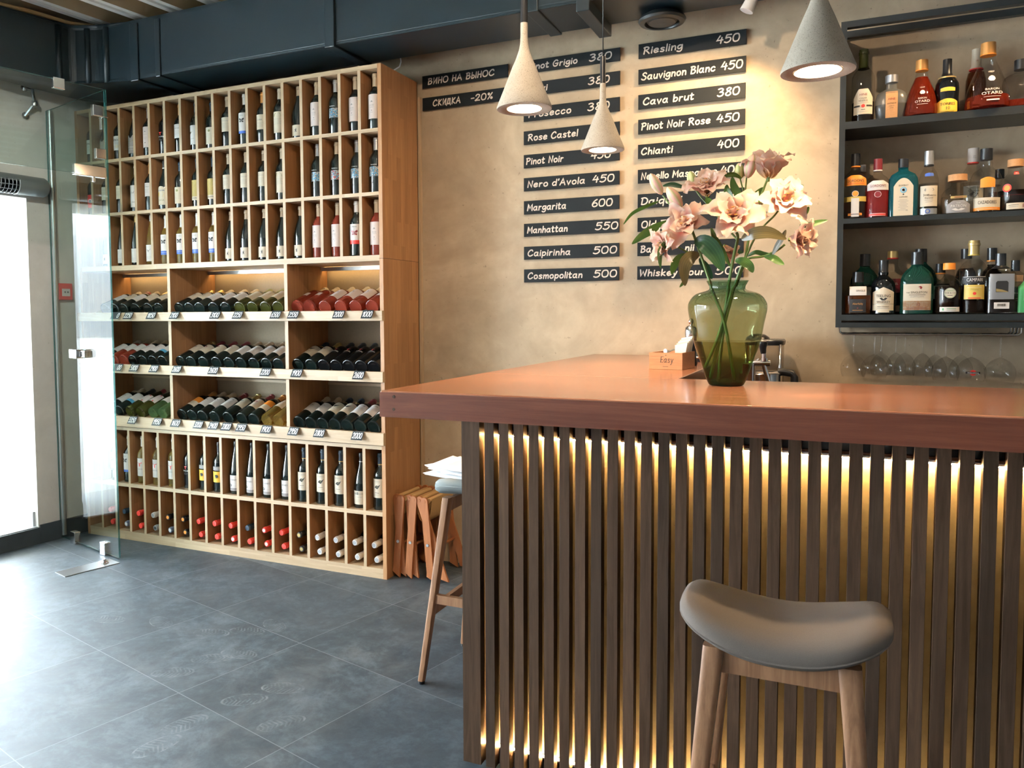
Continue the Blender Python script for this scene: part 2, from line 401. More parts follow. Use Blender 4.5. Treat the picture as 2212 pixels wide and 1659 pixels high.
# ------------------------------------------------------------------ floor
def floor_mat():
    m, nt, b = nt_new('dark slate tiles')
    P0 = Vector((-2.210, 2.142, 0))
    tc = nt.nodes.new('ShaderNodeTexCoord'); sp = nt.nodes.new('ShaderNodeSeparateXYZ')
    nt.links.new(tc.outputs['Object'], sp.inputs[0]); X, Y = sp.outputs[0], sp.outputs[1]
    c, s = math.cos(A13), math.sin(A13)
    dx = mth(nt, 'SUBTRACT', X, P0.x); dy = mth(nt, 'SUBTRACT', Y, P0.y)
    u = mth(nt, 'SUBTRACT', mth(nt, 'MULTIPLY', dx, c), mth(nt, 'MULTIPLY', dy, s))
    v = mth(nt, 'ADD', mth(nt, 'MULTIPLY', dx, s), mth(nt, 'MULTIPLY', dy, c))
    TU, TV = 0.610, 0.563
    def line(a, T):
        q = mth(nt, 'FRACT', mth(nt, 'ADD', mth(nt, 'DIVIDE', a, T), 50.5))
        return mth(nt, 'LESS_THAN', mth(nt, 'ABSOLUTE', mth(nt, 'SUBTRACT', q, 0.5)), 0.0016 / T)
    gro = mth(nt, 'MAXIMUM', line(u, TU), line(v, TV))
    cb = nt.nodes.new('ShaderNodeCombineXYZ')
    nt.links.new(mth(nt, 'FLOOR', mth(nt, 'DIVIDE', u, TU)), cb.inputs[0]); nt.links.new(mth(nt, 'FLOOR', mth(nt, 'DIVIDE', v, TV)), cb.inputs[1])
    wn = N(nt, 'ShaderNodeTexWhiteNoise'); nt.links.new(cb.outputs[0], wn.inputs[0])
    off = nt.nodes.new('ShaderNodeVectorMath'); off.operation = 'SCALE'; off.inputs['Scale'].default_value = 9.0
    nt.links.new(wn.outputs['Color'], off.inputs[0])
    ad = nt.nodes.new('ShaderNodeVectorMath'); nt.links.new(tc.outputs['Object'], ad.inputs[0]); nt.links.new(off.outputs[0], ad.inputs[1])
    cloud = noise(nt, ad.outputs[0], 3.2, 9, 0.74, 0.5)
    grit = noise(nt, ad.outputs[0], 24, 8, 0.75, 0.3)
    streak = noise(nt, ad.outputs[0], 11, 6, 0.7, 1.5)
    dust = noise(nt, tc.outputs['Object'], 3.4, 7, 0.72, 1.0)
    base = ramp(nt, mth(nt, 'ADD', mth(nt, 'MULTIPLY', cloud, 0.66), mth(nt, 'MULTIPLY', grit, 0.34)), [(0.36, (0.009, 0.018, 0.026)), (0.50, (0.025, 0.043, 0.057)), (0.64, (0.085, 0.115, 0.138))])
    base = mixc(nt, mth(nt, 'MULTIPLY', mth(nt, 'SUBTRACT', streak, 0.45, clamp=True), 0.9), base, (0.10, 0.115, 0.125))
    d = ramp(nt, dust, [(0.50, (0, 0, 0)), (0.70, (1, 1, 1))])
    base = mixc(nt, mth(nt, 'MULTIPLY', d, 0.30), base, (0.19, 0.205, 0.215))
    base = mixc(nt, mth(nt, 'MULTIPLY', mth(nt, 'SUBTRACT', wn.outputs['Value'], 0.5), 0.12, clamp=True), base, (0.12, 0.13, 0.14))
    # dusty shoe prints: sole outline with a tread
    prints = [(-2.36, 2.26, 0.5), (-2.31, 2.42, 0.55), (-2.80, 2.62, -0.4), (-2.50, 2.62, 0.25), (-2.37, 2.70, 0.2), (-2.02, 1.98, 1.2), (-2.00, 1.84, 1.3),
              (-2.30, 2.80, -0.5), (-1.88, 2.33, 0.3), (-2.24, 2.50, 0.1), (-1.72, 2.12, 0.9), (-3.05, 2.55, 0.2), (-1.95, 2.20, 0.6)]
    tot = None
    for (fx, fy, fa) in prints:
        ca, sa = math.cos(fa), math.sin(fa)
        ax = mth(nt, 'SUBTRACT', X, fx); ay = mth(nt, 'SUBTRACT', Y, fy)
        a = mth(nt, 'ADD', mth(nt, 'MULTIPLY', ax, ca / 0.085), mth(nt, 'MULTIPLY', ay, sa / 0.085))
        q = mth(nt, 'SUBTRACT', mth(nt, 'MULTIPLY', ay, ca / 0.044), mth(nt, 'MULTIPLY', ax, sa / 0.044))
        rr = mth(nt, 'SQRT', mth(nt, 'ADD', mth(nt, 'MULTIPLY', a, a), mth(nt, 'MULTIPLY', q, q)))
        rim = mth(nt, 'LESS_THAN', mth(nt, 'ABSOLUTE', mth(nt, 'SUBTRACT', rr, 0.94)), 0.05)
        tread = mth(nt, 'MULTIPLY', mth(nt, 'GREATER_THAN', mth(nt, 'SINE', mth(nt, 'ADD', mth(nt, 'MULTIPLY', a, 34.0), mth(nt, 'MULTIPLY', mth(nt, 'ABSOLUTE', q), 9.0))), 0.25), mth(nt, 'LESS_THAN', rr, 0.88))
        o = mth(nt, 'MAXIMUM', rim, mth(nt, 'MULTIPLY', tread, 0.75))
        tot = o if tot is None else mth(nt, 'MAXIMUM', tot, o)
    wear = ramp(nt, noise(nt, tc.outputs['Object'], 16, 5, 0.7), [(0.42, (0, 0, 0)), (0.62, (1, 1, 1))])
    tot = mth(nt, 'MULTIPLY', tot, mth(nt, 'MULTIPLY', wear, 0.5))
    base = mixc(nt, tot, base, (0.26, 0.28, 0.29))
    col = mixc(nt, mth(nt, 'MULTIPLY', gro, 0.7), base, (0.20, 0.22, 0.235))
    nt.links.new(col, b.inputs['Base Color'])
    rg = mth(nt, 'ADD', mth(nt, 'MULTIPLY', dust, 0.22), 0.46)
    nt.links.new(mth(nt, 'ADD', rg, mth(nt, 'MULTIPLY', tot, 0.2)), b.inputs['Roughness'])
    b.inputs['Specular IOR Level'].default_value = 0.9
    bump(nt, b, mth(nt, 'SUBTRACT', streak, mth(nt, 'MULTIPLY', gro, 1.5)), 0.05, 0.002)
    return m
M['floor'] = floor_mat()
fa, fb = LW(1.2, 0.3, 0), LW(-7.3, 0.3, 0)
struct(mb('floor').prism([(4.0, -4.0), (4.0, fa.y), (fa.x, fa.y), (fb.x, -4.0)], -0.08, 0).build('floor'))

# ------------------------------------------------------------------ walls
WALL_Y = 3.94
struct(mb('plaster').box(-4.55, 4.0, WALL_Y, WALL_Y + 0.2, 0, 3.4).build('wall_back'))
M['offwhite'] = flat('off white paint', (0.46, 0.44, 0.41), 0.8)
struct(mb('offwhite').box(3.4, 3.6, -4.0, 4.1, 0, 3.4).build('wall_right'))
struct(mb('offwhite').box(-9, 3.6, -3.7, -3.5, 0, 3.4).build('wall_rear'))
def lw(p): return LW(p.x, p.y, p.z)          # local (s, t, z) -> world
w = mb('plaster_grey')
w.box(-0.02, 0.95, 0, 0.55, 0, 3.4, lw)
w.box(-0.50, -0.02, 0, 0.55, 2.11, 3.4, lw)
w.box(-6.0, -0.60, 0, 0.30, 2.65, 3.4, lw); w.box(-0.60, -0.50, 0, 0.55, 0, 3.4, lw)
w.box(-7.2, -6.0, 0, 0.30, 0, 3.4, lw)
struct(w.build('wall_left'))
M['step_tile'] = flat('pale grey step tile', (0.40, 0.42, 0.44), 0.45, var=0.06, vscale=5)
M['dark_tile'] = flat('dark skirting tile', (0.045, 0.055, 0.062), 0.45, var=0.3, vscale=9)
struct(mb('step_tile').box(-0.50, -0.02, 0.006, 0.75, 0, 0.105, lw).build('trim_1'))
w = mb('dark_tile').box(-0.60, -0.012, -0.008, 0.006, 0, 0.100, lw); w.box(-0.012, 0.66, -0.012, 0, 0, 0.115, lw)
struct(w.build('baseboard_left'))
struct(mb('step_tile').box(-0.034, -0.02, 0.03, 0.55, 0.105, 0.195, lw).build('trim_2'))
M['frame_white'] = flat('white aluminium frame', (0.68, 0.68, 0.68), 0.4)
w = mb('frame_white')
for s in (-6.0, -5.1, -4.2, -3.3, -2.42, -1.54, -0.66): w.box(s, s + 0.06, 0.10, 0.16, 0.10, 2.65, lw)
w.box(-6.0, -0.6, 0.10, 0.16, 0.10, 0.17, lw); w.box(-6.0, -0.6, 0.10, 0.16, 2.58, 2.65, lw); w.box(-6.0, -0.6, 0.10, 0.16, 2.05, 2.10, lw)
w.use(M['step_tile']).box(-6.0, -0.6, 0, 0.30, 0, 0.10, lw)
struct(w.build('window_1'))
# outside: pavement and the facade across the street, seen only in reflections and through the doorway
M['pavement'] = flat('pale street paving', (0.80, 0.80, 0.78), 0.8, var=0.1, vscale=2)
struct(mb('pavement').prism([(-24, -14), (-8, -14), (fb.x, -4.0), (fa.x, fa.y), (-3.6, 14), (-24, 14)], -0.12, -0.02).build('ground'))
M['street_wall'] = flat('pale facade across street', (0.62, 0.60, 0.57), 0.8)
bl = thing('street_building', 'pale building across the street, seen only mirrored in the glass partition', 'building', (-17, 3, 0))
w = mb('street_wall').box(-1.5, 1.5, -9, 9, -0.02, 4.2); w.build('facade', bl)
for k in range(6): mb('steel').box(1.5, 1.53, -8 + k * 2.7, -6.4 + k * 2.7, 1.0, 2.9).build('window', bl)
# the entrance leaf standing open outside the doorway
dl = struct(bpy.data.objects.new('door_1', None)); COL.objects.link(dl)
dv = Vector((-5.977, 2.631, 0)) - Vector((-5.25, 2.488, 0)); dw = dv.length; dv.normalize(); dn = Vector((-dv.y, dv.x, 0))
def dx(p): return Vector((-5.25, 2.488, 0)) + dv * p.x + dn * p.y + Vector((0, 0, p.z))
w = mb('frame_white')
w.box(0, 0.11, 0, 0.05, 0.12, 2.08, dx); w.box(dw - 0.11, dw, 0, 0.05, 0.12, 2.08, dx); w.box(0.11, dw - 0.11, 0, 0.05, 0.12, 0.36, dx); w.box(0.11, dw - 0.11, 0, 0.05, 1.95, 2.08, dx)
w.build('door_frame', dl)
mb('pane').box(0.11, dw - 0.11, 0.02, 0.03, 0.36, 1.95, dx).build('door_glass', dl)
w = mb('steel')
for y in (-0.05, 0.10):
    w.box(dw - 0.09, dw - 0.055, y - 0.0125, y + 0.0125, 0.72, 1.72, dx)
    for z in (0.72, 1.69): w.box(dw - 0.09, dw - 0.055, min(y, 0.02), max(y, 0.03), z, z + 0.03, dx)
w.build('door_handle', dl)
for k, (a, c) in enumerate(((0.18, 0.36), (0.40, 0.58))):
    w = mb('paper').box(a, c, -0.002, -0.0005 + 0.02, 1.10, 1.42, dx)
    w.use(M['greyink'])
    for j in range(8): w.box(a + 0.02, c - 0.02 - 0.03 * (j % 3), -0.0035, -0.0022, 1.13 + 0.034 * j, 1.138 + 0.034 * j, dx)
    w.build('notice', dl)

# ------------------------------------------------------------------ ceiling deck
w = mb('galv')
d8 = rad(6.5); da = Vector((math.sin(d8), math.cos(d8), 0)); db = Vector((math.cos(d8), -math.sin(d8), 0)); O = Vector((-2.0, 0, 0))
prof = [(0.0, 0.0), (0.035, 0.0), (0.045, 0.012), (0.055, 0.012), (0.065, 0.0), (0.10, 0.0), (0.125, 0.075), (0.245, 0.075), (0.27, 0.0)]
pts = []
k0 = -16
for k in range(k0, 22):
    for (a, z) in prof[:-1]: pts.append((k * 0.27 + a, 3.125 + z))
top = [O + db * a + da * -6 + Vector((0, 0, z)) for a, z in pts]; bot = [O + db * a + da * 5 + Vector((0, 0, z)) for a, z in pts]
M['deck_shade'] = flat('tan shaded deck recess', (0.42, 0.33, 0.21), 0.5)  # warm shade between the ribs, put into the colour of webs and upper flanges
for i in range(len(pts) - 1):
    w.use(M['deck_shade'] if max(pts[i][1], pts[i + 1][1]) > 3.15 else M['galv']); w.face([top[i], top[i + 1], bot[i + 1], bot[i]])
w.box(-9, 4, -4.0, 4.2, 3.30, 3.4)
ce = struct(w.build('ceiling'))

# ------------------------------------------------------------------ air duct
DZ0, DZ1, DY0, DY1 = 2.76, 3.095, 3.41, 3.75
du = thing('air_duct', 'large dark teal ventilation duct running under the ceiling and round the corner', 'duct', (0, 3.3, 2.76))
def dpl(*ps): return [(p[0], p[1] - 3.3) for p in ps]
lf = Vector((-4.205, 2.945, 0)); far = lf - EW * 6.3
back_l = LW(0.36, -0.03, 0); far_b = LW(-6.5, -0.03, 0)
poly = dpl((3.3, DY0), (3.3, DY1), (-4.25, DY1), (back_l.x, back_l.y), (far_b.x, far_b.y), (far.x, far.y), (lf.x, lf.y), (-4.135, 3.33), (-3.99, 3.39), (-3.78, DY0))
w = mb('duct').prism(poly, 0, DZ1 - DZ0, None, 0.022); w.build('duct_body', du)
def flange(x, wd, out, dn):
    w = mb('duct'); w.box(x - wd / 2, x + wd / 2, DY0 - 3.3 - out, DY1 - 3.3, -dn, DZ1 - DZ0 - 0.02, None, 0.004); w.build('duct_flange', du)
for x, wd, out, dn in ((onY(712, 98, 3.4).x, 0.06, 0.014, 0.012), (onY(340, 150, 3.4).x, 0.035, 0.008, 0.008), (onY(290, 165, 3.4).x, 0.06, 0.010, 0.010), (onY(1147, 30, 3.4).x, 0.06, 0.006, 0.006), (onY(1289, 40, 3.6).x, 0.06, 0.03, 0.05), (1.2, 0.05, 0.014, 0.012)): flange(x, wd, out, dn)
for p, q in ((Vector((-3.93, 3.395, 0)), 0.03), (Vector((-4.05, 3.367, 0)), 0.03), (Vector((-4.150, 3.25, 0)), 0.03)):
    w = mb('duct'); w.tube([p + Vector((0, -3.3, 0)), p + Vector((0, -3.3, 0.32))], q * 0.6, 8); w.build('duct_flange', du)
# white cable hook at the duct's back edge and brown cables under the deck
c = onY(864, 122, 3.75)
w = mb('paper'); w.tube([c + Vector((0.0, 0, 0.02)), c + Vector((0.006, 0, -0.03)), c + Vector((0.0, -0.005, -0.055)), c + Vector((-0.03, -0.02, -0.075))], 0.0035, 6)
tag(w.build('cable'), 'short white cable end hanging behind the duct above the wine rack', 'cable')
for k in range(2):
    a, b_, e = onZ(-40, 4 - k * 6, 3.11), onZ(60, 26 - k * 4, 3.105), onZ(150, 54 - k * 5, 3.11)
    w = mb('copper'); w = MB().use(M['canvas']); w.tube([a, b_, e, onZ(205, 60 - k * 4, 3.115)], 0.009, 6)
    tag(w.build('cable'), ('lower' if k == 0 else 'upper') + ' of two brown cables slung under the ceiling along the duct', 'cable')

# round diffuser under the duct
p = onZ(1430, 51, 2.715)
t = thing('ceiling_diffuser', 'round black air diffuser hanging below the duct above the menu signs', 'air vent', (p.x, p.y, 2.715))
mb('black').lathe([(0.078, 0.0), (0.100, 0.004), (0.107, 0.014), (0.098, 0.030), (0.075, 0.042), (0.070, 0.030), (0.078, 0.0)], 32, caps=(False, False)).build('outer_ring', t)
mb('black').lathe([(0.0, 0.0), (0.060, 0.002), (0.070, 0.012), (0.0, 0.016)], 32).build('centre_disc', t)
mb('black').lathe([(0.012, 0.014), (0.012, 0.042), (0.001, 0.042)], 10).build('neck', t)

# track spotlight whose rim shows under the duct
lens = Vector((-0.385, 3.61, 2.682)); ax = Vector((0.42, 0.05, 0.9)).normalized()
t = thing('track_spotlight', 'small white track spotlight under the duct aimed at the menu signs', 'spotlight', lens)
q = ax.to_track_quat('Z', 'Y').to_matrix()
fx = lambda p: q @ p
mb('whitecap').lathe([(0.026, -0.001), (0.029, 0.0), (0.024, 0.06), (0.020, 0.085), (0.0, 0.085)], 20, fx).build('lamp_head', t)
mb('spot_glow').lathe([(0.0, 0.004), (0.0265, 0.003), (0.026, 0.001)], 20, fx).build('lens', t)
mb('whitecap').tube([Vector((0.036, 0.004, 0.077)), Vector((0.036, 0.02, 0.09))], 0.008, 8).build('bracket', t)
lens = Vector((0.872, 3.29, 2.935)); ax = (Vector((0.86, 3.29, 2.92)) - Vector((0.42, 3.94, 2.12))).normalized()
t = thing('track_spotlight', 'white track spotlight right of the frame aimed at the bottle shelves', 'spotlight', lens)
q = ax.to_track_quat('Z', 'Y').to_matrix()
mb('whitecap').lathe([(0.026, -0.001), (0.029, 0.0), (0.024, 0.06), (0.020, 0.085), (0.0, 0.085)], 20, fx).build('lamp_head', t)
mb('spot_glow').lathe([(0.0, 0.004), (0.0265, 0.003), (0.026, 0.001)], 20, fx).build('lens', t)

# ------------------------------------------------------------------ glass partition by the entrance
COR = Vector((-3.738, 3.212, 0))
def on_pl(px, py, d, p0=COR):
    n = Vector((d.y, -d.x, 0)); r = ray(px, py); return CC + r * ((p0 - CC).dot(n) / r.dot(n))
t = thing('glass_partition', 'frameless clear glass screen with chrome clips beside the entrance', 'glass partition', COR)
def ga(p): return E1 * p.x - E2 * p.y + Vector((0, 0, p.z))      # x along the fixed pane (- = towards wall), y towards the room
def pane(x0, x1, y0, y1, z0, z1, name):
    w = mb('pane'); w.box(x0, x1, y0, y1, z0, z1, ga)
    w.bm.faces.ensure_lookup_table(); w.mats.append(M['pane_edge'])
    for f in w.bm.faces:
        if f.calc_area() < 0.05: f.material_index = 1
    w.build(name, t)
pane(-0.735, 0, -0.005, 0.005, 0.012, 2.655, 'fixed_pane')
pane(-0.010, 0.0, 0.006, 2.3, 2.175, 2.655, 'transom_pane')
def clip(x0, x1, y0, y1, z0, z1, nm='clip', m='chrome'): mb(m).box(x0, x1, y0, y1, z0, z1, ga, 0.003).build(nm, t)
clip(-0.575, -0.515, -0.018, 0.018, 0.0, 0.075); clip(-0.20, -0.14, -0.018, 0.018, 0.0, 0.075)
clip(-0.020, 0.008, 0.22, 0.28, 2.605, 2.662); clip(-0.020, 0.008, 0.02, 0.075, 2.50, 2.56); clip(-0.055, 0.006, -0.010, 0.016, 2.50, 2.508, 'corner_bracket'); clip(-0.055, -0.030, 0.005, 0.012, 2.44, 2.508, 'corner_bracket')
clip(-0.020, 0.008, 0.01, 0.065, 2.27, 2.325)
clip(-0.022, 0.010, 0.012, 0.185, 2.165, 2.225, 'patch_fitting'); clip(-0.013, 0.003, 0.07, 0.085, 2.138, 2.166, 'pivot_pin')
clip(-0.435, -0.345, 0.006, 0.050, 1.150, 1.202, 'latch'); clip(-0.345, -0.285, 0.006, 0.030, 1.158, 1.196, 'latch'); clip(-0.435, -0.345, -0.050, -0.006, 1.150, 1.202, 'latch')
mb('steel').box(-0.062, 0.058, 0.03, 0.33, 0.0005, 0.004, ga).build('floor_plate', t)
w = mb('chrome'); w.lathe([(0.025, 0.004), (0.025, 0.008), (0.010, 0.009), (0.010, 0.026), (0.0, 0.026)], 16, lambda p: ga(Vector((p.x - 0.01, p.y + 0.085, p.z)))); w.build('floor_pivot', t)
w = mb('steel'); w.tube([LW(0.135, -0.016, 0.02), LW(0.135, -0.016, 2.66)], 0.016, 10)
struct(w.build('trim_3'))

# infrared heater over the doorway
t = thing('wall_heater', 'grey tubular infrared heater on the wall above the entrance opening', 'heater', LW(-0.487, -0.06, 2.175))
def hx(p):                       # local: x along the wall, y outward into the room, z up
    return EW * p.x - NW * p.y + Vector((0, 0, p.z))
ring = lambda x, r, a0, a1, n: [hx(Vector((x, r * math.cos(a0 + (a1 - a0) * k / n), r * math.sin(a0 + (a1 - a0) * k / n)))) for k in range(n + 1)]
w = mb('steel'); w = MB().use(flat('grey heater shell', (0.20, 0.22, 0.22), 0.42, 0.3))
w.rings([ring(x, 0.058, rad(20), rad(235), 18) for x in (-0.6, 0.44)], False, False, True, False)
w.rings([ring(x, r, 0, rad(342), 19) for x, r in ((0.44, 0.058), (0.535, 0.058), (0.550, 0.050), (0.552, 0.002))], False, True)
w.rings([ring(x, 0.058, rad(-125), rad(20), 12) for x in (0.36, 0.44)], False, False, True, False); w.build('shell', t)
w = mb('chrome'); w.rings([ring(x, 0.045, rad(20), rad(235), 12) for x in (-0.6, 0.40)], False, False, True, False); w.build('reflector', t)
w = mb('silvercap')
for k in range(44): w.tube(ring(-0.58 + k * 0.022, 0.059, rad(-125), rad(20), 8), 0.0016, 4)
for k in range(6):
    a = rad(-120 + k * 27); w.tube([hx(Vector((x, 0.0605 * math.cos(a), 0.0605 * math.sin(a)))) for x in (-0.6, 0.36)], 0.0016, 4)
w.build('grille', t)
mb('steel').tube([hx(Vector((0.2, -0.06, 0.03))), hx(Vector((0.2, 0, 0.03)))], 0.012, 8).build('wall_bracket', t)

# chrome bent bracket above the doorway, fire call box
a, b_, c, e = [LW(s, tt, z) for s, tt, z in ((-0.01, -0.005, 2.765), (0.01, -0.05, 2.75), (0.015, -0.06, 2.67), (-0.01, -0.005, 2.60))]
w = mb('chrome'); w.tube([a, b_, c, e], 0.011, 8)
for p in (a, e): w.lathe([(0.0, 0), (0.022, 0), (0.022, 0.008), (0.0, 0.008)], 14, lambda v, p=p: p + EW * v.x + Vector((0, 0, v.y)) - NW * (v.z - 0.004))
w.lathe([(0.016, -0.015), (0.018, 0), (0.016, 0.015)], 12, lambda v: c + v)
tag(w.build('grab_bracket'), 'bent chrome tube bracket on the wall high above the entrance', 'bracket')
t = thing('fire_call_box', 'small red fire alarm call box on the wall behind the glass screen', 'alarm box', LW(0.194, 0, 1.553))
mb('red').box(-0.045, 0.045, 0, 0.028, -0.052, 0.052, hx, 0.004).build('housing', t)
mb('white').box(-0.026, 0.026, 0.0285, 0.031, -0.028, 0.018, hx).build('label_plate', t)
w = mb('ink'); w.box(-0.012, -0.003, 0.0312, 0.032, -0.008, 0.002, hx); w.box(0.006, 0.016, 0.0312, 0.032, -0.008, 0.002, hx); w.build('button_marks', t)
# ------------------------------------------------------------------ hand lettering: pen strokes, x height 6, cap height 10
GL = {
'0': '4,10 1.5,9 .5,5 1.5,1 3.5,0 6,1 7,5 6,9 4,10', '1': '!.8,7 3.6,10 3,0', '2': '.8,7.6 2.2,9.8 5,9.6 5.8,7.5 3.6,3.6 .4,.2 3,.5 6.6,.2', '3': '.8,9.4 3.8,10 5.6,8.4 4.6,6.4 2.8,5.5 5.4,4.8 6.2,2.8 4.6,.4 2,0 .4,1.2',
'4': '!3.4,10 .6,4 6.6,4.4|!5.4,7.4 4.8,0', '5': '!6.6,10 2,10|2,10 1.5,6 3.6,6.6 6,5.6 6.4,3 4.6,.5 2.2,0 .4,1', '6': '5.6,10 2.6,7.6 .7,3.6 1.4,.8 3.8,0 6,1.2 6.2,3.6 4.4,5.2 2.2,4.8 .9,3', '7': '!.8,10 6.6,10 2.6,0',
'8': '6,8.8 4,10 1.8,8.6 2.6,6.4 5,4.6 6.2,2.2 4.6,.2 2.2,.2 .9,2 2.2,4.4 4.8,6.6 6,8.8', '9': '6.2,7.4 4.6,5.2 2.2,5.2 1,7.4 2.2,9.7 4.6,9.9 6.2,8 6,4.4 4,0', '-': '!1,4.6 5,4.9', '%': '!6.6,10 1.4,0|2,9.8 .9,8.4 2,7 3.1,8.4 2,9.8|6.2,3.2 5.1,1.8 6.2,.4 7.3,1.8 6.2,3.2', "'": '!1,10 .6,8',
'P': '!1.4,9.6 1,0|.2,9.2 3.4,10 5.8,8.4 4.6,5.6 1.4,5', 'G': '6.4,8.2 5,9.8 2.4,9 .6,5 1.6,1 4,0 6.2,1.6 6.4,4.4|!3.6,4.4 7.2,4.6', 'R': '!1.4,9.8 1,0|.2,9 3.4,10 5.6,8.4 4.4,6 1.5,5.2|1.6,5.3 4,3.6 6.6,0', 'C': '6.4,8 5.4,9.8 3,9.4 .8,6 .8,2.4 2.6,.2 5,.4 6.8,2',
'N': '!1,0 1.2,10 5.6,.4 6.2,10', 'M': '!.6,0 1.6,10 4,3.4 6.6,10 7.4,0', 'S': '6,8.6 4.4,10 2,9.2 1.6,7 4.6,4.8 5.8,2.6 4,.2 1.6,.2 .2,1.6', 'B': '!1.4,9.8 1,0|.4,9.6 3.6,10 5.4,8.4 3.8,6 1.6,5.4|1.8,5.5 5,5 6.2,2.8 4.4,.4 1,0', 'D': '!1.4,9.8 1,0|.2,9.4 3.6,10 6.4,7.6 6.6,3.6 4.6,.6 1,0',
'O': '4,10 1.4,8.6 .6,5 1.6,1.2 4,0 6.4,1.4 7.2,5 6.2,8.8 4,10', 'W': '!.6,10 2.2,0 4.2,7.4 6.4,0 8.2,10', 'F': '!1.4,9.8 1,0|!.6,9.8 6,10|!1.2,5 4.8,5.2', 'A': '!.4,0 3.6,10 6.6,0|!1.6,3.4 5.6,3.6', 'L': '!1.4,10 1,0 5.4,.2',
'a': '5,5.6 2.6,6 .8,4.2 .8,1.6 2.4,.1 4.2,1.2 5,4.6|!5.2,6 4.8,1.2 6,0', 'b': '!1,10 1,0|1,3.6 2.8,5.8 4.8,5 5.2,2.4 3.4,.1 1,.8', 'c': '5,5 3.6,6 1.4,5 .7,2.6 1.8,.3 3.6,.1 5.2,1.4', 'd': '4.8,5 2.6,6 .8,4.2 .8,1.6 2.4,.1 4.4,1.6|!5.2,10 5,0', 'e': '.9,2.8 4.8,3.8 4.4,5.6 2.6,6 1,4.4 .8,1.8 2.4,.1 5.2,1.2',
'g': '5,5.4 2.6,6 .8,4.2 1,1.8 2.8,.8 4.8,3|5.2,6 5.2,0 4.2,-2.8 2,-3.2 .4,-2.2', 'h': '!1,10 .9,0|1,3.4 2.8,5.8 4.6,5 4.9,0', 'i': '!1,6 .9,0|!1,8.2 1.15,8.6', 'j': '1.4,6 1.4,-1.6 .2,-3|!1.4,8.2 1.55,8.6', 'k': '!1,10 .9,0|!4.6,6 1,2.8 5,0', 'l': '!1,10 .9,0', 'm': '!1,6 .9,0|1,3.6 2.6,5.8 4,5 4.2,0|4.2,3.6 5.8,5.8 7.2,5 7.4,0',
'n': '!1,6 .9,0|1,3.4 2.8,5.8 4.6,5 4.9,0', 'o': '3,6 1.1,5 .7,2.8 1.6,.5 3.2,.1 4.9,1.2 5.2,3.6 4.4,5.5 3,6', 'p': '!1,6 .9,-3.4|1,4 2.8,5.9 4.8,5 5.2,2.6 3.4,.2 1,1', 'q': '5,5.4 2.6,6 .8,4.2 .8,1.6 2.4,.1 4.6,1.8|!5.2,6 5.1,-3.4', 'r': '!1,6 .9,0|1,3.4 2.4,5.6 4,5.6', 's': '4.6,5.2 3,6 1.2,5.2 1.6,3.8 3.8,2.6 4.4,1.2 3,.1 .8,.6', 't': '1.8,9 1.7,1.2 2.6,.1 4,.6|!.2,6.2 3.8,6.4',
'u': '1,6 .9,1.6 2.4,.1 4.2,1.4 4.9,3|!5,6 4.9,0', 'v': '!.6,6 2.6,0 4.8,6', 'w': '!.6,6 2,0 3.6,4.6 5.2,0 6.8,6', 'y': '!.8,6 2.8,.4|5,6 3,0 1.6,-3.2 .2,-3.2', 'z': '!.8,6 4.8,6 .8,0 5,0',
'В': '!1.4,9.8 1,0|.4,9.6 3.8,10 5.2,8.4 3.6,5.8 1.4,5.4|1.8,5.5 5,5 5.8,2.8 4.2,.4 1,0', 'И': '!1,10 .9,0 5.2,9.6|!5.4,10 5.2,0', 'Н': '!1,10 .9,0|!5.2,10 5.1,0|!1,5 5.2,5.2', 'Ы': '!1,10 .9,0|1,4.8 3.4,5 4.4,2.6 3.2,.3 .9,0|!6.6,10 6.5,0', 'К': '!1,10 .9,0|!5,9.6 1.2,4.6 5.4,0', 'Д': '!1.2,1 2.2,9.8 4.8,9.8 5.2,1|!.2,-1.4 .4,1 6.2,1 6.4,-1.4', 'у': '!.8,6 2.8,.4|5,6 3,0 1.6,-3.2 .2,-3.2'}
GL['E'] = '!5.6,9.8 1.2,9.8 1,0 5.6,.2|!1.1,5 4.6,5.2'
GL.update({'О': GL['O'], 'А': GL['A'], 'С': GL['C']})
def smooth_pts(P, k=4):
    if len(P) < 3: return P
    out = []
    closed = P[0] == P[-1]
    for i in range(len(P) - 1):
        p0 = P[i - 1] if i else (P[-2] if closed else P[0]); p1, p2 = P[i], P[i + 1]
        p3 = P[i + 2] if i + 2 < len(P) else (P[1] if closed else P[-1])
        for j in range(k):
            t = j / k
            out.append(tuple(0.5 * ((2 * p1[a]) + (-p0[a] + p2[a]) * t + (2 * p0[a] - 5 * p1[a] + 4 * p2[a] - p3[a]) * t * t + (-p0[a] + 3 * p1[a] - 3 * p2[a] + p3[a]) * t ** 3) for a in (0, 1)))
    out.append(P[-1]); return out
def lettering_strokes(text):
    x = 0; S_ = []; rnd = random.Random(text)
    for ch in text:
        if ch == ' ': x += 4.2; continue
        g = GL[ch]; mx = 0
        for st in g.split('|'):
            sharp = st[0] == '!'
            P = [tuple(float(a) for a in q.split(',')) for q in st.lstrip('!').split(' ')]
            mx = max(mx, max(p[0] for p in P))
            if not sharp: P = smooth_pts(P)
            S_.append([(p[0] + x + 0.10 * p[1], p[1] + rnd.uniform(-.12, .12)) for p in P])
        x += mx + 1.7
    return S_, x - 1.7
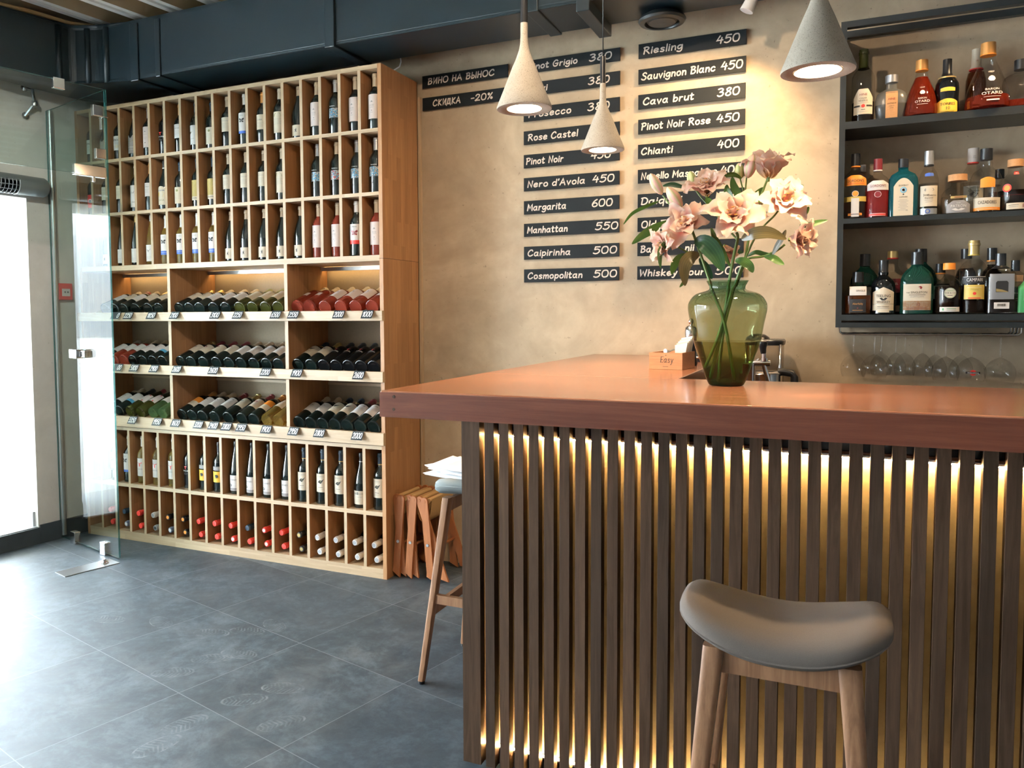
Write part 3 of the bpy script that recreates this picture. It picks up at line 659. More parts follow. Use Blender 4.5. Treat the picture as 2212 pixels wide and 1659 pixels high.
def pen(w, strokes, width, xf):
    """flat marker strokes; xf maps (x, y) to a 3D point on the board"""
    o0 = xf(0, 0); nrm = (xf(.001, 0) - o0).cross(xf(0, .001) - o0).normalized()
    for si, P in enumerate(strokes):
        n = len(P); L = []; Rr = []
        lift = lambda i: nrm * ((si * 3 + 1 + i / n) * 1.2e-5)       # ink layers lie on one another
        for i, p in enumerate(P):
            a, b_ = P[max(i - 1, 0)], P[min(i + 1, n - 1)]
            dx_, dy_ = b_[0] - a[0], b_[1] - a[1]; d = math.hypot(dx_, dy_) or 1
            if 0 < i < n - 1:
                e1_ = (p[0] - a[0], p[1] - a[1]); e2_ = (b_[0] - p[0], b_[1] - p[1])
                cs = (e1_[0] * e2_[0] + e1_[1] * e2_[1]) / ((math.hypot(*e1_) * math.hypot(*e2_)) or 1); k = min(1.8, 1 / max(0.5, math.sqrt(max(0.0, (1 + cs) / 2))))
            else: k = 1
            h = width / 2 * k
            L.append(w.bm.verts.new(xf(p[0] - dy_ / d * h, p[1] + dx_ / d * h) + lift(i))); Rr.append(w.bm.verts.new(xf(p[0] + dy_ / d * h, p[1] - dx_ / d * h) + lift(i)))
        for i in range(n - 1):
            f = w.bm.faces.new([Rr[i], Rr[i + 1], L[i + 1], L[i]]); f.material_index = w.mi
        for q_, p in ((1, P[0]), (2, P[-1])):
            f = w.bm.faces.new([w.bm.verts.new(xf(p[0] + math.cos(2 * PI * k / 8) * width / 2, p[1] + math.sin(2 * PI * k / 8) * width / 2) + nrm * ((si * 3 + 1.3 + q_ / 2) * 1.2e-5)) for k in range(8)]); f.material_index = w.mi
def write(w, text, x0, x1, ybase, cap, width, xf):
    """fit text between x0 and x1 with the given cap height (metres)"""
    S_, tw = lettering_strokes(text); sx = (x1 - x0) / tw; sy = cap / 10
    pen(w, [[(x0 + p[0] * sx, ybase + p[1] * sy) for p in P] for P in S_], width, xf)
FONT_CACHE = {}
def type_mesh(text):
    if text not in FONT_CACHE:
        cu = bpy.data.curves.new('type', 'FONT'); cu.body = text; cu.size = 1.0; cu.resolution_u = 2; cu.align_x = 'CENTER'; cu.align_y = 'CENTER'
        o = bpy.data.objects.new('type', cu); COL.objects.link(o)
        dg = bpy.context.evaluated_depsgraph_get(); me = bpy.data.meshes.new_from_object(o.evaluated_get(dg))
        vs_ = [tuple(v.co) for v in me.vertices]; fs_ = [tuple(p.vertices) for p in me.polygons]
        bpy.data.objects.remove(o); bpy.data.curves.remove(cu); bpy.data.meshes.remove(me)
        FONT_CACHE[text] = (vs_, fs_)
    return FONT_CACHE[text]
# ------------------------------------------------------------------ bottles
# profiles as (radius / max radius, height / total height)
PF = {
'bordeaux': [(0, .010), (.5, .009), (.82, .006), (.90, 0), (.97, .003), (1, .014), (1, .60), (.97, .635), (.86, .675), (.66, .715), (.47, .745), (.40, .78), (.385, .93), (.44, .935), (.44, .965), (.40, .97), (.38, 1), (0, 1)],
'burgundy': [(0, .010), (.5, .009), (.82, .006), (.90, 0), (.97, .003), (1, .014), (1, .42), (.97, .48), (.88, .56), (.72, .645), (.54, .72), (.42, .79), (.36, .86), (.345, .93), (.40, .935), (.40, .965), (.36, 1), (0, 1)],
'flute': [(0, .03), (.80, .006), (.92, 0), (1, .012), (1, .40), (.96, .48), (.84, .60), (.66, .72), (.48, .83), (.38, .91), (.42, .94), (.42, .965), (.38, 1), (0, 1)],
'cut': [(0, .03), (.5, .02), (.86, 0), (1, .03), (.94, .06), (1, .10), (1, .56), (.96, .62), (.80, .68), (.55, .74), (.42, .79), (.385, .93), (.44, .935), (.44, .965), (.38, 1), (0, 1)],
'gin': [(0, .02), (.90, 0), (1, .012), (1, .56), (.95, .62), (.72, .69), (.42, .735), (.33, .77), (.32, 1), (0, 1)],
'brick': [(0, .02), (.92, 0), (1, .012), (1, .60), (.97, .66), (.80, .73), (.48, .775), (.34, .80), (.32, 1), (0, 1)],
'tall': [(0, .02), (.90, 0), (1, .012), (1, .50), (.97, .56), (.80, .66), (.56, .72), (.44, .76), (.42, 1), (0, 1)],
'tear': [(0, .02), (.86, 0), (.98, .03), (1, .10), (.97, .18), (.86, .34), (.70, .48), (.50, .62), (.36, .72), (.32, .78), (.30, 1), (0, 1)],
'shoulder': [(0, .02), (.92, 0), (1, .012), (1, .50), (.97, .57), (.87, .64), (.66, .71), (.44, .755), (.35, .785), (.33, 1), (0, 1)],
'bulb': [(0, .02), (.90, 0), (.99, .04), (1, .16), (.98, .26), (.86, .36), (.62, .46), (.44, .56), (.38, .66), (.36, 1), (0, 1)],
'belly': [(0, .02), (.88, 0), (1, .05), (.97, .30), (1, .46), (.95, .56), (.74, .65), (.46, .71), (.36, .76), (.34, 1), (0, 1)],
'decanter': [(0, .02), (.90, 0), (1, .02), (1, .58), (.94, .64), (.70, .69), (.42, .73), (.36, .78), (.36, 1), (0, 1)],
'flask': [(0, .02), (.84, 0), (.90, .02), (1, .30), (1, .46), (.86, .60), (.60, .665), (.36, .70), (.33, .78), (.33, 1), (0, 1)],
'squat': [(0, .02), (.88, 0), (.96, .03), (1, .40), (.96, .52), (.80, .62), (.52, .69), (.40, .74), (.38, 1), (0, 1)],
'duck': [(0, .02), (.90, 0), (1, .02), (1, .48), (.96, .56), (.78, .64), (.50, .69), (.38, .72), (.42, .76), (.36, .80), (.36, 1), (0, 1)],
}
class Shape:
    def __init__(s, kind, h, r, n=2.0, sy=1.0): s.p = [(a * r, z * h) for a, z in PF[kind]]; s.h, s.r, s.n, s.sy = h, r, n, sy
    def rad(s, z):
        P = [q for q in s.p if q[0] > 0]
        for (a, za), (b_, zb) in zip(P, P[1:]):
            if za <= z <= zb and zb > za: return a + (b_ - a) * (z - za) / (zb - za)
        return P[-1][0]
    def at(s, u, z, off):            # u: distance round the front from the middle, z: height
        a = s.rad(z)
        if s.n == 2.0 and s.sy == 1.0:
            t = u / s.r; return Vector(((a + off) * math.sin(t), -(a + off) * math.cos(t), z))
        x = max(-a * .985, min(a * .985, u)); y = -(max(0.0, a ** s.n - abs(x) ** s.n)) ** (1 / s.n) * s.sy
        return Vector((x, y - off, z))
    def part(s, z0, z1, off, cap=True):   # profile slice between two heights, pushed out by off
        zs = sorted({z0, z1} | {z for _, z in s.p if z0 < z < z1}); P = [(s.rad(z) + off, z) for z in zs]
        return ([(0, z0)] + P + [(0, z1 + (0.0008 if cap else 0))])
def label_patch(sh, w, m, u0, u1, z0, z1, top=None, off=.0009, nu=18, nv=10):
    w.use(M[m])
    def fn(i, j):
        u = u0 + (u1 - u0) * i; zt = z1
        if top == 'arch': zt = z1 - (z1 - z0) * .22 * (2 * i - 1) ** 2
        elif top == 'peak': zt = z1 - (z1 - z0) * .30 * abs(2 * i - 1)
        elif top == 'dome': zt = z1 - (z1 - z0) * .34 * (0 if abs(2 * i - 1) < .45 else (abs(2 * i - 1) - .45) / .55)
        elif top == 'waist': zt = z1 - (z1 - z0) * .10 * math.cos(PI * (2 * i - 1) * 2) - .0
        return sh.at(u, z0 + (zt - z0) * j, off)
    w.grid(fn, nu, nv)
def deco(sh, w, items, cz):
    """marks printed on a label; u, v in mm from the label middle (v up)"""
    for it in items:
        k = it[0]
        if k == 'bar':
            _, u, v, a, b_, m = it; w.use(M[m])
            w.grid(lambda i, j: sh.at((u + a * (i - .5)) * .001, cz + (v + b_ * (j - .5)) * .001, .0016), 10, 1)
        elif k == 'disc':
            _, u, v, r, m = it; w.use(M[m])
            w.face([sh.at((u + r * math.cos(2 * PI * q / 18)) * .001, cz + (v + r * math.sin(2 * PI * q / 18)) * .001, .0017 + .0002 * (m != 'white')) for q in range(18)])
        elif k == 'poly':
            _, P, m = it; w.use(M[m])
            w.face([sh.at(u * .001, cz + v * .001, .0020) for u, v in P])
        elif k == 'pen':
            _, txt, u0, u1, v, cap, wd, m = it; w.use(M[m])
            write(w, txt, u0, u1, v, cap, wd, lambda x, y: sh.at(x * .001, cz + y * .001, .0022))
        elif k == 'type':
            _, txt, u, v, sz, m = it[:6]; sqz = it[6] if len(it) > 6 else 1.0
            w.use(M[m]); V, F = type_mesh(txt)
            vv = [w.bm.verts.new(sh.at((u + x * sz * sqz) * .001, cz + (v + y * sz) * .001, .0024)) for x, y, _z in V]
            for f in F:
                try: q = w.bm.faces.new([vv[i] for i in f]); q.material_index = w.mi
                except ValueError: pass
        elif k == 'bow':        # moth-like emblem
            _, u, v, s_, m = it; w.use(M[m])
            for sg in (-1, 1):
                for P in ([(1, 0), (3, 6), (9, 9), (11, 4), (7, 0)], [(1, -1), (8, -2), (9, -6), (5, -8), (2, -5)]):
                    w.face([sh.at((u + sg * x * s_) * .001, cz + (v + y * s_) * .001, .0020) for x, y in P])
            w.face([sh.at((u + x * s_) * .001, cz + (v + y * s_) * .001, .0020) for x, y in ((-1, 5), (1, 5), (1, -7), (-1, -7))])
        elif k == 'mosaic':
            rnd = random.Random(5)
            for a in range(-7, 8):
                for b_ in range(11):
                    w.use(M[rnd.choice(['ltblue', 'white', 'greyink', 'red' if it[1] else 'ltblue', 'silvercap'])])
                    w.grid(lambda i, j: sh.at((a * 4.6 + 3.6 * (i - .5)) * .001, cz + (-26 + b_ * 4.6 + 3.6 * j) * .001, .0012), 2, 1)
def lines(n, v, gap, wd, m='greyink'): return [('bar', 0, v - k * gap, wd * (1 - .25 * (k % 2)), .9, m) for k in range(n)]
def bottle_parts(root, sh, glass, cap, labels, liquid=None, seg=24, ncap=None):
    """cap = (z fraction, material, extra radius, [band material]); labels = [(mat, half width mm, z0, z1 fractions, top, deco)]"""
    h = sh.h
    w = mb(glass); w.lathe(sh.p, seg, None, sh.n, sh.sy); body = w.build('bottle_body', root)
    if liquid:
        m, fr = liquid; P = [(max(0, sh.rad(z) - .0022), z) for z in sorted({.006} | {z for _, z in sh.p if .006 < z < fr * h} | {fr * h})]
        w = mb(m); w.lathe([(0, .006)] + P + [(0, fr * h)], seg, None, sh.n, sh.sy); w.build('liquid', root)
    if cap:
        z, m, off = cap[:3]
        w = mb(m); w.lathe(sh.part(z * h, h, off), 16); c = w.build('cap' if off > .0012 else 'capsule', root)
        if len(cap) > 3:
            w = mb(cap[3]); w.lathe([(sh.rad(z * h) + off + .0004, z * h - .001), (sh.rad(z * h) + off + .0004, z * h + .004)], 16); w.build('cap_band', c)
    for lb in labels:
        m, hw, z0, z1, top, items = lb
        w = MB()
        if m: label_patch(sh, w, m, -hw * .001, hw * .001, z0 * h, z1 * h, top)
        deco(sh, w, items, (z0 + z1) / 2 * h); w.build('label', root)
    return body
# wine kinds: (profile, height, radius, glass, capsule, labels, words)
T_RED = [('poly', [(-9, 18), (9, 18), (9, 14), (2, 13), (3, 2), (-1, 0), (-2, 13), (-9, 14)], 'red')]
MAN = [('disc', 2, 9, 2.2, 'ink'), ('poly', [(0, 7), (5, 5), (3, -2), (6, -9), (3, -9), (0, -3), (-3, -10), (-6, -9), (-2, -1), (-7, 5), (-6, 7), (-1, 3)], 'ink')]
WK = {
'rose_red': ('bordeaux', .292, .0385, 'darkglass', (.77, 'beigecap', .001), [('pinkwhite', 42, .19, .62, None, [('poly', [(-7, 22), (0, 31), (7, 22)], 'greyink'), ('type', 'ROSÉ', 0, 6, 10, 'greyink'), ('bar', 0, -2, 26, .8, 'greyink'), ('bar', 0, -6, 18, .8, 'greyink'), ('disc', 0, -20, 2, 'ink'), ('bar', 0, -30, 14, 1.5, 'greyink')])], 'dark bottle with a tall white rosé label'),
'mosaic': ('bordeaux', .288, .038, 'darkglass', (.78, 'silvercap', .001), [(None, 0, .22, .56, None, [('mosaic', 0), ('type', 'MUNDO', 0, 33, 9, 'whitecap')])], 'dark bottle patterned with pale mosaic squares'),
'mosaic_red': ('bordeaux', .288, .038, 'darkglass', (.78, 'beigecap', .001), [(None, 0, .22, .56, None, [('mosaic', 1), ('type', 'MUNDO', 0, 33, 9, 'whitecap')])], 'dark bottle patterned with red and white mosaic squares'),
'man': ('burgundy', .288, .0405, 'darkglass', (.82, 'beigecap', .001), [('cream', 38, .055, .26, None, MAN)], 'sloping dark bottle with a low cream figure label'),
'chateau': ('bordeaux', .288, .0375, 'darkglass', (.80, 'cream', .001), [('cream', 42, .15, .55, None, [('poly', [(-22, 40), (-12, 50), (12, 50), (22, 40), (22, 30), (-22, 30)], 'olive')] + lines(5, 18, 7, 50))], 'dark bottle with a large engraved cream label'),
'orangecap': ('bordeaux', .285, .0375, 'darkglass', (.79, 'copper', .001), [('cream', 40, .26, .55, None, [('type', 'LUISA', 0, 12, 11, 'ink')] + lines(4, -4, 7, 40))], 'dark bottle with cream label and orange capsule'),
'moth_blue': ('bordeaux', .288, .038, 'darkglass', (.79, 'whitecap', .001), [('white', 42, .27, .62, None, [('type', 'RIDGE', 0, 34, 8, 'greyink'), ('bow', 0, 8, 1.5, 'ink')]), ('blue', 42, .22, .27, None, [])], 'dark bottle with moth label and blue band'),
'cream_mid': ('bordeaux', .288, .0375, 'darkglass', (.80, 'beigecap', .001), [('cream', 42, .30, .58, None, [('pen', 'mnm', -18, 18, 18, 7, .9, 'greyink')] + lines(4, 4, 7, 40))], 'dark bottle with a square cream label'),
'cream_low': ('bordeaux', .275, .0385, 'darkglass', (.80, 'navy', .001), [('cream', 42, .10, .45, None, [('disc', 0, 28, 7, 'olive')] + lines(5, 12, 8, 46))], 'dark bottle with a plain low cream label'),
'olivebr': ('bordeaux', .285, .0385, 'darkglass', (.80, 'navy', .001), [('white', 42, .13, .52, None, [('poly', [(-26, 14), (-10, 20), (24, 30), (2, 18), (-12, 10)], 'olive'), ('disc', -18, 12, 7, 'ink'), ('type', 'OLIVE', 0, -22, 9, 'greyink')])], 'dark bottle with an olive branch label'),
'cream_orange': ('bordeaux', .288, .0375, 'darkglass', (.78, 'copper', .001), [('white', 42, .30, .58, None, [('pen', 'mrmr', -22, 20, 14, 8, .9, 'ink')] + lines(3, 0, 8, 36))], 'dark bottle with white label and copper capsule'),
'black_t': ('bordeaux', .290, .0385, 'blackglass', (.80, 'blackplastic', .001), [(None, 0, .25, .55, None, T_RED + [('type', 'TAMARI', 0, -10, 13, 'whitecap'), ('bar', 0, -24, 34, .8, 'greyink'), ('bar', 0, -30, 24, .8, 'greyink')])], 'black bottle with a red and white printed mark'),
'tall_white': ('bordeaux', .292, .0385, 'darkglass', (.79, 'silvercap', .001), [('pinkwhite', 42, .18, .60, None, [('poly', [(-7, 30), (0, 38), (7, 30)], 'greyink'), ('bar', 0, 16, 30, 1, 'greyink'), ('disc', 0, -34, 3, 'ink')] + lines(2, -2, 8, 30))], 'dark bottle with a very tall pale label'),
'grey_hill': ('burgundy', .29, .040, 'darkglass', (.84, 'blackplastic', .001), [('greyink', 40, .10, .45, 'waist', [('poly', [(-36, 8), (-18, 26), (0, 18), (16, 30), (36, 12), (36, -2), (-36, -2)], 'olive'), ('type', 'REDWOOD', 0, -14, 9, 'white'), ('bar', 0, -28, 44, 1, 'white')])], 'dark bottle with a grey and olive hill label'),
'anco': ('bordeaux', .288, .0385, 'darkglass', (.80, 'blackplastic', .001), [('white', 42, .20, .50, None, [('pen', 'anco', -26, 22, 14, 16, 2, 'ink'), ('disc', 8, -20, 11, 'cream')] + lines(2, 2, 6, 40))], 'dark bottle with white scribbled label'),
'scribble': ('bordeaux', .288, .0385, 'darkglass', (.80, 'whitecap', .001), [('white', 42, .10, .56, None, [('pen', 'vwv', -30, 22, 16, 20, 1.6, 'ink'), ('type', 'VINO', 0, -36, 10, 'ink')])], 'dark bottle with a tall scribbled white label'),
'ornate': ('burgundy', .292, .041, 'darkglass', (.84, 'blackplastic', .001, 'white'), [('cream', 42, .09, .47, 'arch', [('bar', 0, 30, 50, 7, 'greyink'), ('type', 'RUFFINO', 0, 30, 7, 'white'), ('poly', [(-24, 12), (-12, 22), (12, 22), (24, 12), (16, -8), (-16, -8)], 'gold'), ('type', 'CIAGA', 0, -28, 15, 'olive')])], 'dark bottle with an ornate arched cream label'),
'goldpat': ('bordeaux', .285, .038, 'darkglass', (.80, 'navy', .001), [('goldpat', 42, .22, .55, None, []), ('cream', 42, .14, .22, None, [('type', 'DUFIN', 0, 0, 12, 'ink')])], 'dark bottle with gold patterned label'),
'white_low_w': ('flute', .30, .0365, 'darkglass', (.88, 'goldcap', .001), [('white', 36, .06, .34, None, lines(2, -16, 10, 30))], 'slim dark bottle with a plain low white label'),
'clear_olive': ('flute', .30, .0365, 'amberwine', (.88, 'silvercap', .001), [('white', 36, .07, .40, None, [('poly', [(-14, 22), (14, 26), (3, 14), (-2, 2)], 'greyink')] + lines(2, -24, 8, 30))], 'slim pale bottle with a white olive label'),
'moth_white': ('bordeaux', .292, .0375, 'amberwine', (.74, 'whitecap', .001), [('white', 42, .27, .60, None, [('type', 'RIDGE', 0, 34, 8, 'greyink'), ('bow', 0, 6, 1.5, 'ink')]), ('blue', 42, .19, .27, None, [('bar', 0, 2, 84, 1, 'white')])], 'clear white wine bottle with moth label and blue band'),
'rose_pink': ('bordeaux', .292, .0385, 'roseglass', (.77, 'beigecap', .001), [('pinkwhite', 42, .19, .60, None, [('poly', [(-7, 22), (0, 31), (7, 22)], 'greyink'), ('type', 'ROSÉ', 0, 6, 10, 'greyink'), ('bar', 0, -2, 26, .8, 'greyink'), ('disc', 0, -20, 2, 'ink'), ('bar', 0, -30, 14, 1.5, 'greyink')])], 'pink rosé bottle with a tall white label'),
'moth_red': ('bordeaux', .292, .0385, 'darkglass', (.80, 'whitecap', .001), [('white', 42, .29, .58, None, [('type', 'RIDGE', 0, 28, 9, 'ink'), ('bow', 0, -4, 1.7, 'wine')]), ('red', 42, .22, .29, None, [('bar', 0, 0, 84, 1, 'wine')])], 'dark bottle with moth label and red band'),
'white_t': ('bordeaux', .292, .0375, 'amberwine', (.78, 'whitecap', .001), [('white', 42, .16, .54, None, [('poly', [(-14, 30), (16, 30), (16, 25), (4, 24), (5, 6), (-1, 4), (-2, 24), (-14, 25)], 'red'), ('type', 'TAMARI', 0, -12, 11, 'greyink')])], 'pale white wine bottle with a red mark on its label'),
'yellow_l': ('bordeaux', .292, .0375, 'darkglass', (.80, 'blackplastic', .001), [('yellow', 42, .20, .42, None, [('poly', [(-10, 8), (-4, 14), (8, 12), (12, 4), (8, -8), (4, -2), (-2, -10), (-6, 0)], 'ink')]), ('greyink', 42, .44, .52, None, [('bar', 0, 0, 50, 1, 'white')])], 'dark bottle with a yellow beast label'),
'reines': ('flute', .305, .0385, 'darkglass', (.90, 'blackplastic', .001), [('white', 42, .12, .36, None, [('type', 'REINES', 2, 10, 12, 'ink'), ('disc', -18, -22, 8, 'ink'), ('disc', -18, -22, 4.5, 'white'), ('bar', 8, -26, 30, 1, 'greyink')]), ('greyink', 42, .06, .12, None, [])], 'slim dark bottle with a lettered white label'),
'argenti': ('bordeaux', .30, .0385, 'darkglass', (.80, 'navy', .001, 'goldcap'), [('cream', 42, .22, .56, None, [('type', 'ARGENTI', 0, 36, 9, 'greyink'), ('poly', [(-16, 4), (-4, 16), (8, 14), (20, 22), (10, 4), (2, -4), (-8, 2)], 'ink'), ('poly', [(-10, 6), (2, 12), (8, 6)], 'olive'), ('bar', 0, -24, 26, 2, 'ink'), ('bar', 0, -34, 38, .8, 'greyink')])], 'dark bottle with a cream label and a dark leaf'),
'pinot_low': ('burgundy', .295, .041, 'darkglass', (.84, 'blackplastic', .001, 'silvercap'), [('cream', 42, .07, .32, None, [('bar', 0, 22, 70, 1.5, 'ink'), ('bar', 0, 17, 70, .8, 'ink'), ('poly', [(-12, 16), (-12, 30), (-8, 33), (-8, 16)], 'ink'), ('poly', [(-2, 16), (-2, 30), (2, 33), (2, 16)], 'ink'), ('pen', 'Fontel', -8, 22, 0, 9, .8, 'greyink')] + lines(2, -12, 8, 32))], 'sloping dark bottle with a wide low cream label'),
'redround': ('bordeaux', .29, .0385, 'darkglass', (.74, 'redcap', .001, 'white'), [('red', 42, .16, .44, None, [('disc', 0, 0, 13, 'white'), ('disc', 0, 0, 9, 'ink')])], 'dark bottle with a red label and white ring'),
# kinds that lie on the sloping shelves
's_cream': ('bordeaux', .298, .0395, 'darkglass', (.78, 'goldcap', .001), [('cream', 44, .30, .60, None, [('disc', 0, 14, 8, 'greyink')] + lines(4, 0, 7, 44))], 'dark bottle with cream label and gold capsule'),
's_white': ('bordeaux', .298, .0395, 'darkglass', (.78, 'beigecap', .001), [('white', 44, .27, .58, None, [('poly', [(-12, 12), (0, 24), (14, 14), (4, 4)], 'greyink')] + lines(3, -4, 8, 40))], 'dark bottle with white label and beige capsule'),
's_redcap': ('bordeaux', .298, .0395, 'darkglass', (.78, 'wine', .001), [('cream', 44, .30, .60, None, [('poly', [(-10, 8), (-10, 16), (0, 24), (10, 16), (10, 8)], 'wine')] + lines(4, 0, 7, 44))], 'dark bottle with cream label and red capsule'),
's_green': ('bordeaux', .298, .0395, 'oliveglass', (.80, 'olive', .001), [('yellow', 1, .3, .31, None, []), ('cream', 44, .26, .60, None, [('poly', [(-16, 10), (-4, 22), (14, 18), (4, 8)], 'olive')] + lines(3, -4, 8, 40))], 'olive bottle with pale yellow label'),
's_rose': ('bordeaux', .298, .0395, 'roseglass', (.77, 'beigecap', .001), [('pinkwhite', 44, .26, .62, None, [('poly', [(-8, 16), (0, 26), (8, 16)], 'greyink'), ('type', 'ROSÉ', 0, 4, 10, 'greyink'), ('bar', 0, -14, 20, 1, 'greyink')])], 'pink rosé bottle with white label'),
's_cut': ('cut', .298, .042, 'roseglass', (.78, 'beigecap', .001), [('pinkwhite', 16, .30, .44, None, lines(2, 3, 6, 20))], 'pink bottle with faceted base'),
's_black': ('bordeaux', .298, .0395, 'blackglass', (.79, 'blackplastic', .001), [(None, 0, .28, .60, None, T_RED + [('type', 'TAMARI', 0, -12, 14, 'whitecap'), ('bar', 0, -26, 34, .8, 'greyink')])], 'black bottle with red mark and white lettering'),
's_pink': ('bordeaux', .298, .0395, 'roseglass', (.77, 'beigecap', .001), [('white', 44, .30, .58, None, [('type', 'VIN', 0, 6, 12, 'greyink')] + lines(2, -8, 7, 40))], 'copper pink bottle with white label'),
's_blue': ('bordeaux', .298, .0395, 'darkglass', (.79, 'blackplastic', .001), [('white', 44, .34, .60, None, lines(3, 6, 8, 40)), ('ltblue', 44, .26, .34, None, [])], 'dark bottle with white and blue label'),
's_orange': ('bordeaux', .298, .0395, 'darkglass', (.79, 'copper', .001), [('cream', 44, .24, .40, None, lines(3, 8, 8, 50)), ('orange', 44, .40, .56, None, [])], 'dark bottle with orange and cream label'),
's_clear': ('flute', .30, .0385, 'amberwine', (.88, 'olive', .001), [('cream', 40, .36, .66, None, [('poly', [(-16, 2), (0, 20), (18, 10), (6, -8)], 'greyink')])], 'pale olive glass bottle with pale label'),
's_pale': ('flute', .30, .0385, 'greenwine', (.88, 'whitecap', .001), [('white', 40, .34, .62, None, [])], 'pale green bottle with plain white label'),
's_ribbon': ('flute', .30, .0385, 'oliveglass', (.88, 'wine', .001), [('white', 40, .30, .60, None, [('bar', 18, 0, 7, 88, 'red'), ('poly', [(-16, 4), (-8, 16), (0, 6)], 'ink')])], 'olive bottle with white label and red ribbon'),
's_leaf': ('bordeaux', .298, .0395, 'darkglass', (.79, 'navy', .001, 'goldcap'), [('cream', 44, .28, .62, None, [('type', 'ARGENTI', 0, 38, 9, 'greyink'), ('poly', [(-16, 8), (-4, 20), (8, 18), (20, 26), (10, 8), (2, 0), (-8, 6)], 'ink'), ('bar', 0, -20, 26, 2, 'ink')])], 'dark bottle with dark leaf on cream label'),
's_tone': ('bordeaux', .298, .0395, 'darkglass', (.79, 'wine', .001), [('white', 44, .26, .60, None, [('type', 'ONE', 12, 34, 13, 'ink'), ('poly', [(-20, 18), (-14, 34), (-8, 20), (-14, 10)], 'greyink')] + lines(4, 8, 7, 40))], 'dark bottle with big lettered white label'),
}
PROTO = {}
def wine(kind, label, loc, rot=(0, 0, 0), group=None):
    pf, h, r, gl, cap, lbs, words_ = WK[kind]
    if kind not in PROTO:
        root = bpy.data.objects.new('wine_bottle', None); COL.objects.link(root); root.empty_display_size = .05
        bottle_parts(root, Shape(pf, h, r), gl, cap, lbs); PROTO[kind] = root; KIDS[root.name] = list(root.children)
    else:
        root = copy_tree(PROTO[kind])
    root.location = loc; root.rotation_euler = rot
    return tag(root, label.replace('@', words_), 'wine bottle', group)
# ------------------------------------------------------------------ wine rack
def bw(w, name, parent):         # build a world-space mesh under a thing standing at parent.location
    bmesh.ops.translate(w.bm, vec=-parent.location, verts=w.bm.verts[:]); return w.build(name, parent)
RY0, RY1 = 3.532, 3.915
XC0, PITCH = -2.163, 0.1229      # middle of the right side panel, cell pitch
def XD(k): return XC0 - PITCH * k
def XCELL(k): return XC0 - PITCH * (k + 0.5)
XR, XL = XC0 + 0.011, XD(18) - 0.011
rack = thing('wine_rack', 'tall oak wine rack filled with bottles against the back wall', 'wine rack', (XD(9), RY0, 0))
LV = dict(top=2.680, s1=2.357, s2=2.033, s3=1.708, a=1.396, d=0.688, e=0.357, base=0.054)
bw(mb('oak_z').box(XR - 0.022, XR, RY0, RY1, 0, 1.690), 'side_panel', rack); bw(mb('oak_z').box(XR - 0.022, XR, RY0, RY1, 1.692, LV['top']), 'side_panel', rack)
bw(mb('oak_z').box(XL, XL + 0.022, RY0, RY1, 0, LV['top']), 'side_panel', rack)
ix0, ix1 = XL + 0.022, XR - 0.022
def shelf(z, th, nm='shelf'): bw(mb('oak_x').box(ix0, ix1, RY0, RY1 - 0.006, z - th, z), nm, rack)
shelf(LV['top'], 0.022, 'top_panel'); shelf(LV['s1'], 0.018); shelf(LV['s2'], 0.018); shelf(LV['s3'], 0.030); shelf(LV['d'] + 0.022, 0.020); shelf(LV['e'], 0.022); shelf(LV['base'], 0.018, 'bottom_panel')
bw(mb('oak_x').box(ix0, ix1, RY0 + 0.001, RY0 + 0.02, 0, LV['base'] - 0.018), 'plinth', rack)
bw(mb('hardboard').box(XL, XR, RY1 - 0.006, RY1, 0, LV['top']), 'back_panel', rack)
bw(mb('oak_edge').box(XR - 0.002, XR + 0.014, RY1 - 0.0, WALL_Y - 0.002, 0.18, 2.60), 'back_batten', rack)
proto_div = None
for z0, z1 in ((LV['s1'], LV['top'] - 0.022), (LV['s2'], LV['s1'] - 0.018), (LV['s3'], LV['s2'] - 0.018), (LV['e'], LV['d'] + 0.002), (LV['base'], LV['e'] - 0.022)):
    first = None
    for k in range(1, 18):
        if first is None:
            w = mb('oak_z'); w.box(-0.009, 0.009, RY0 + 0.002 - RY0, RY1 - 0.008 - RY0, 0, z1 - z0); w.mats.append(M['oak_edge'])
            for f in w.bm.faces:
                if f.normal.y < -0.5 or f.calc_center_median().y < 0.003: f.material_index = 1
            first = w.build('divider', rack); o = first
        else:
            o = first.copy(); COL.objects.link(o)
        o.location = (XD(k) - rack.location.x, 0, z0)
rows = {'A': (1.439, 1.420, 1.367, 1.678), 'B': (1.121, 1.102, 1.047, 1.367), 'C': (0.802, 0.782, 0.716, 1.047)}
SL = rad(20.5); sc, ss = math.cos(SL), math.sin(SL)
for r_, (zc, zl1, zl0, ztop) in rows.items():
    zb = zc - 0.043
    for k in (5, 12):
        w = mb('oak_z').box(XD(k) - 0.011, XD(k) + 0.011, RY0 + 0.002, RY1 - 0.008, (zl0 if r_ != 'C' else 0.71), ztop - (0.0 if r_ == 'A' else 0.0)); w.mats.append(M['oak_edge'])
        for f in w.bm.faces:
            if f.calc_center_median().y < RY0 + 0.004: f.material_index = 1
        bw(w, 'partition', rack)
    w = mb('oak_x'); y0, y1 = RY0 + 0.004, RY1 - 0.010
    P = [(y0, zb - 0.024), (y1, zb - 0.024 + (y1 - y0) * ss / sc), (y1, zb - 0.004 + (y1 - y0) * ss / sc), (y0, zb - 0.004)]
    w.rings([[Vector((x, y, z)) for y, z in P] for x in (ix0, ix1)], True, True, False); bw(w, 'sloping_shelf', rack)
    w = mb('oak_x').box(XL - 0.004, XR + 0.005, RY0 - 0.024, RY0 - 0.001, zl0, zl1, None, 0.002); bw(w, 'front_lip', rack)
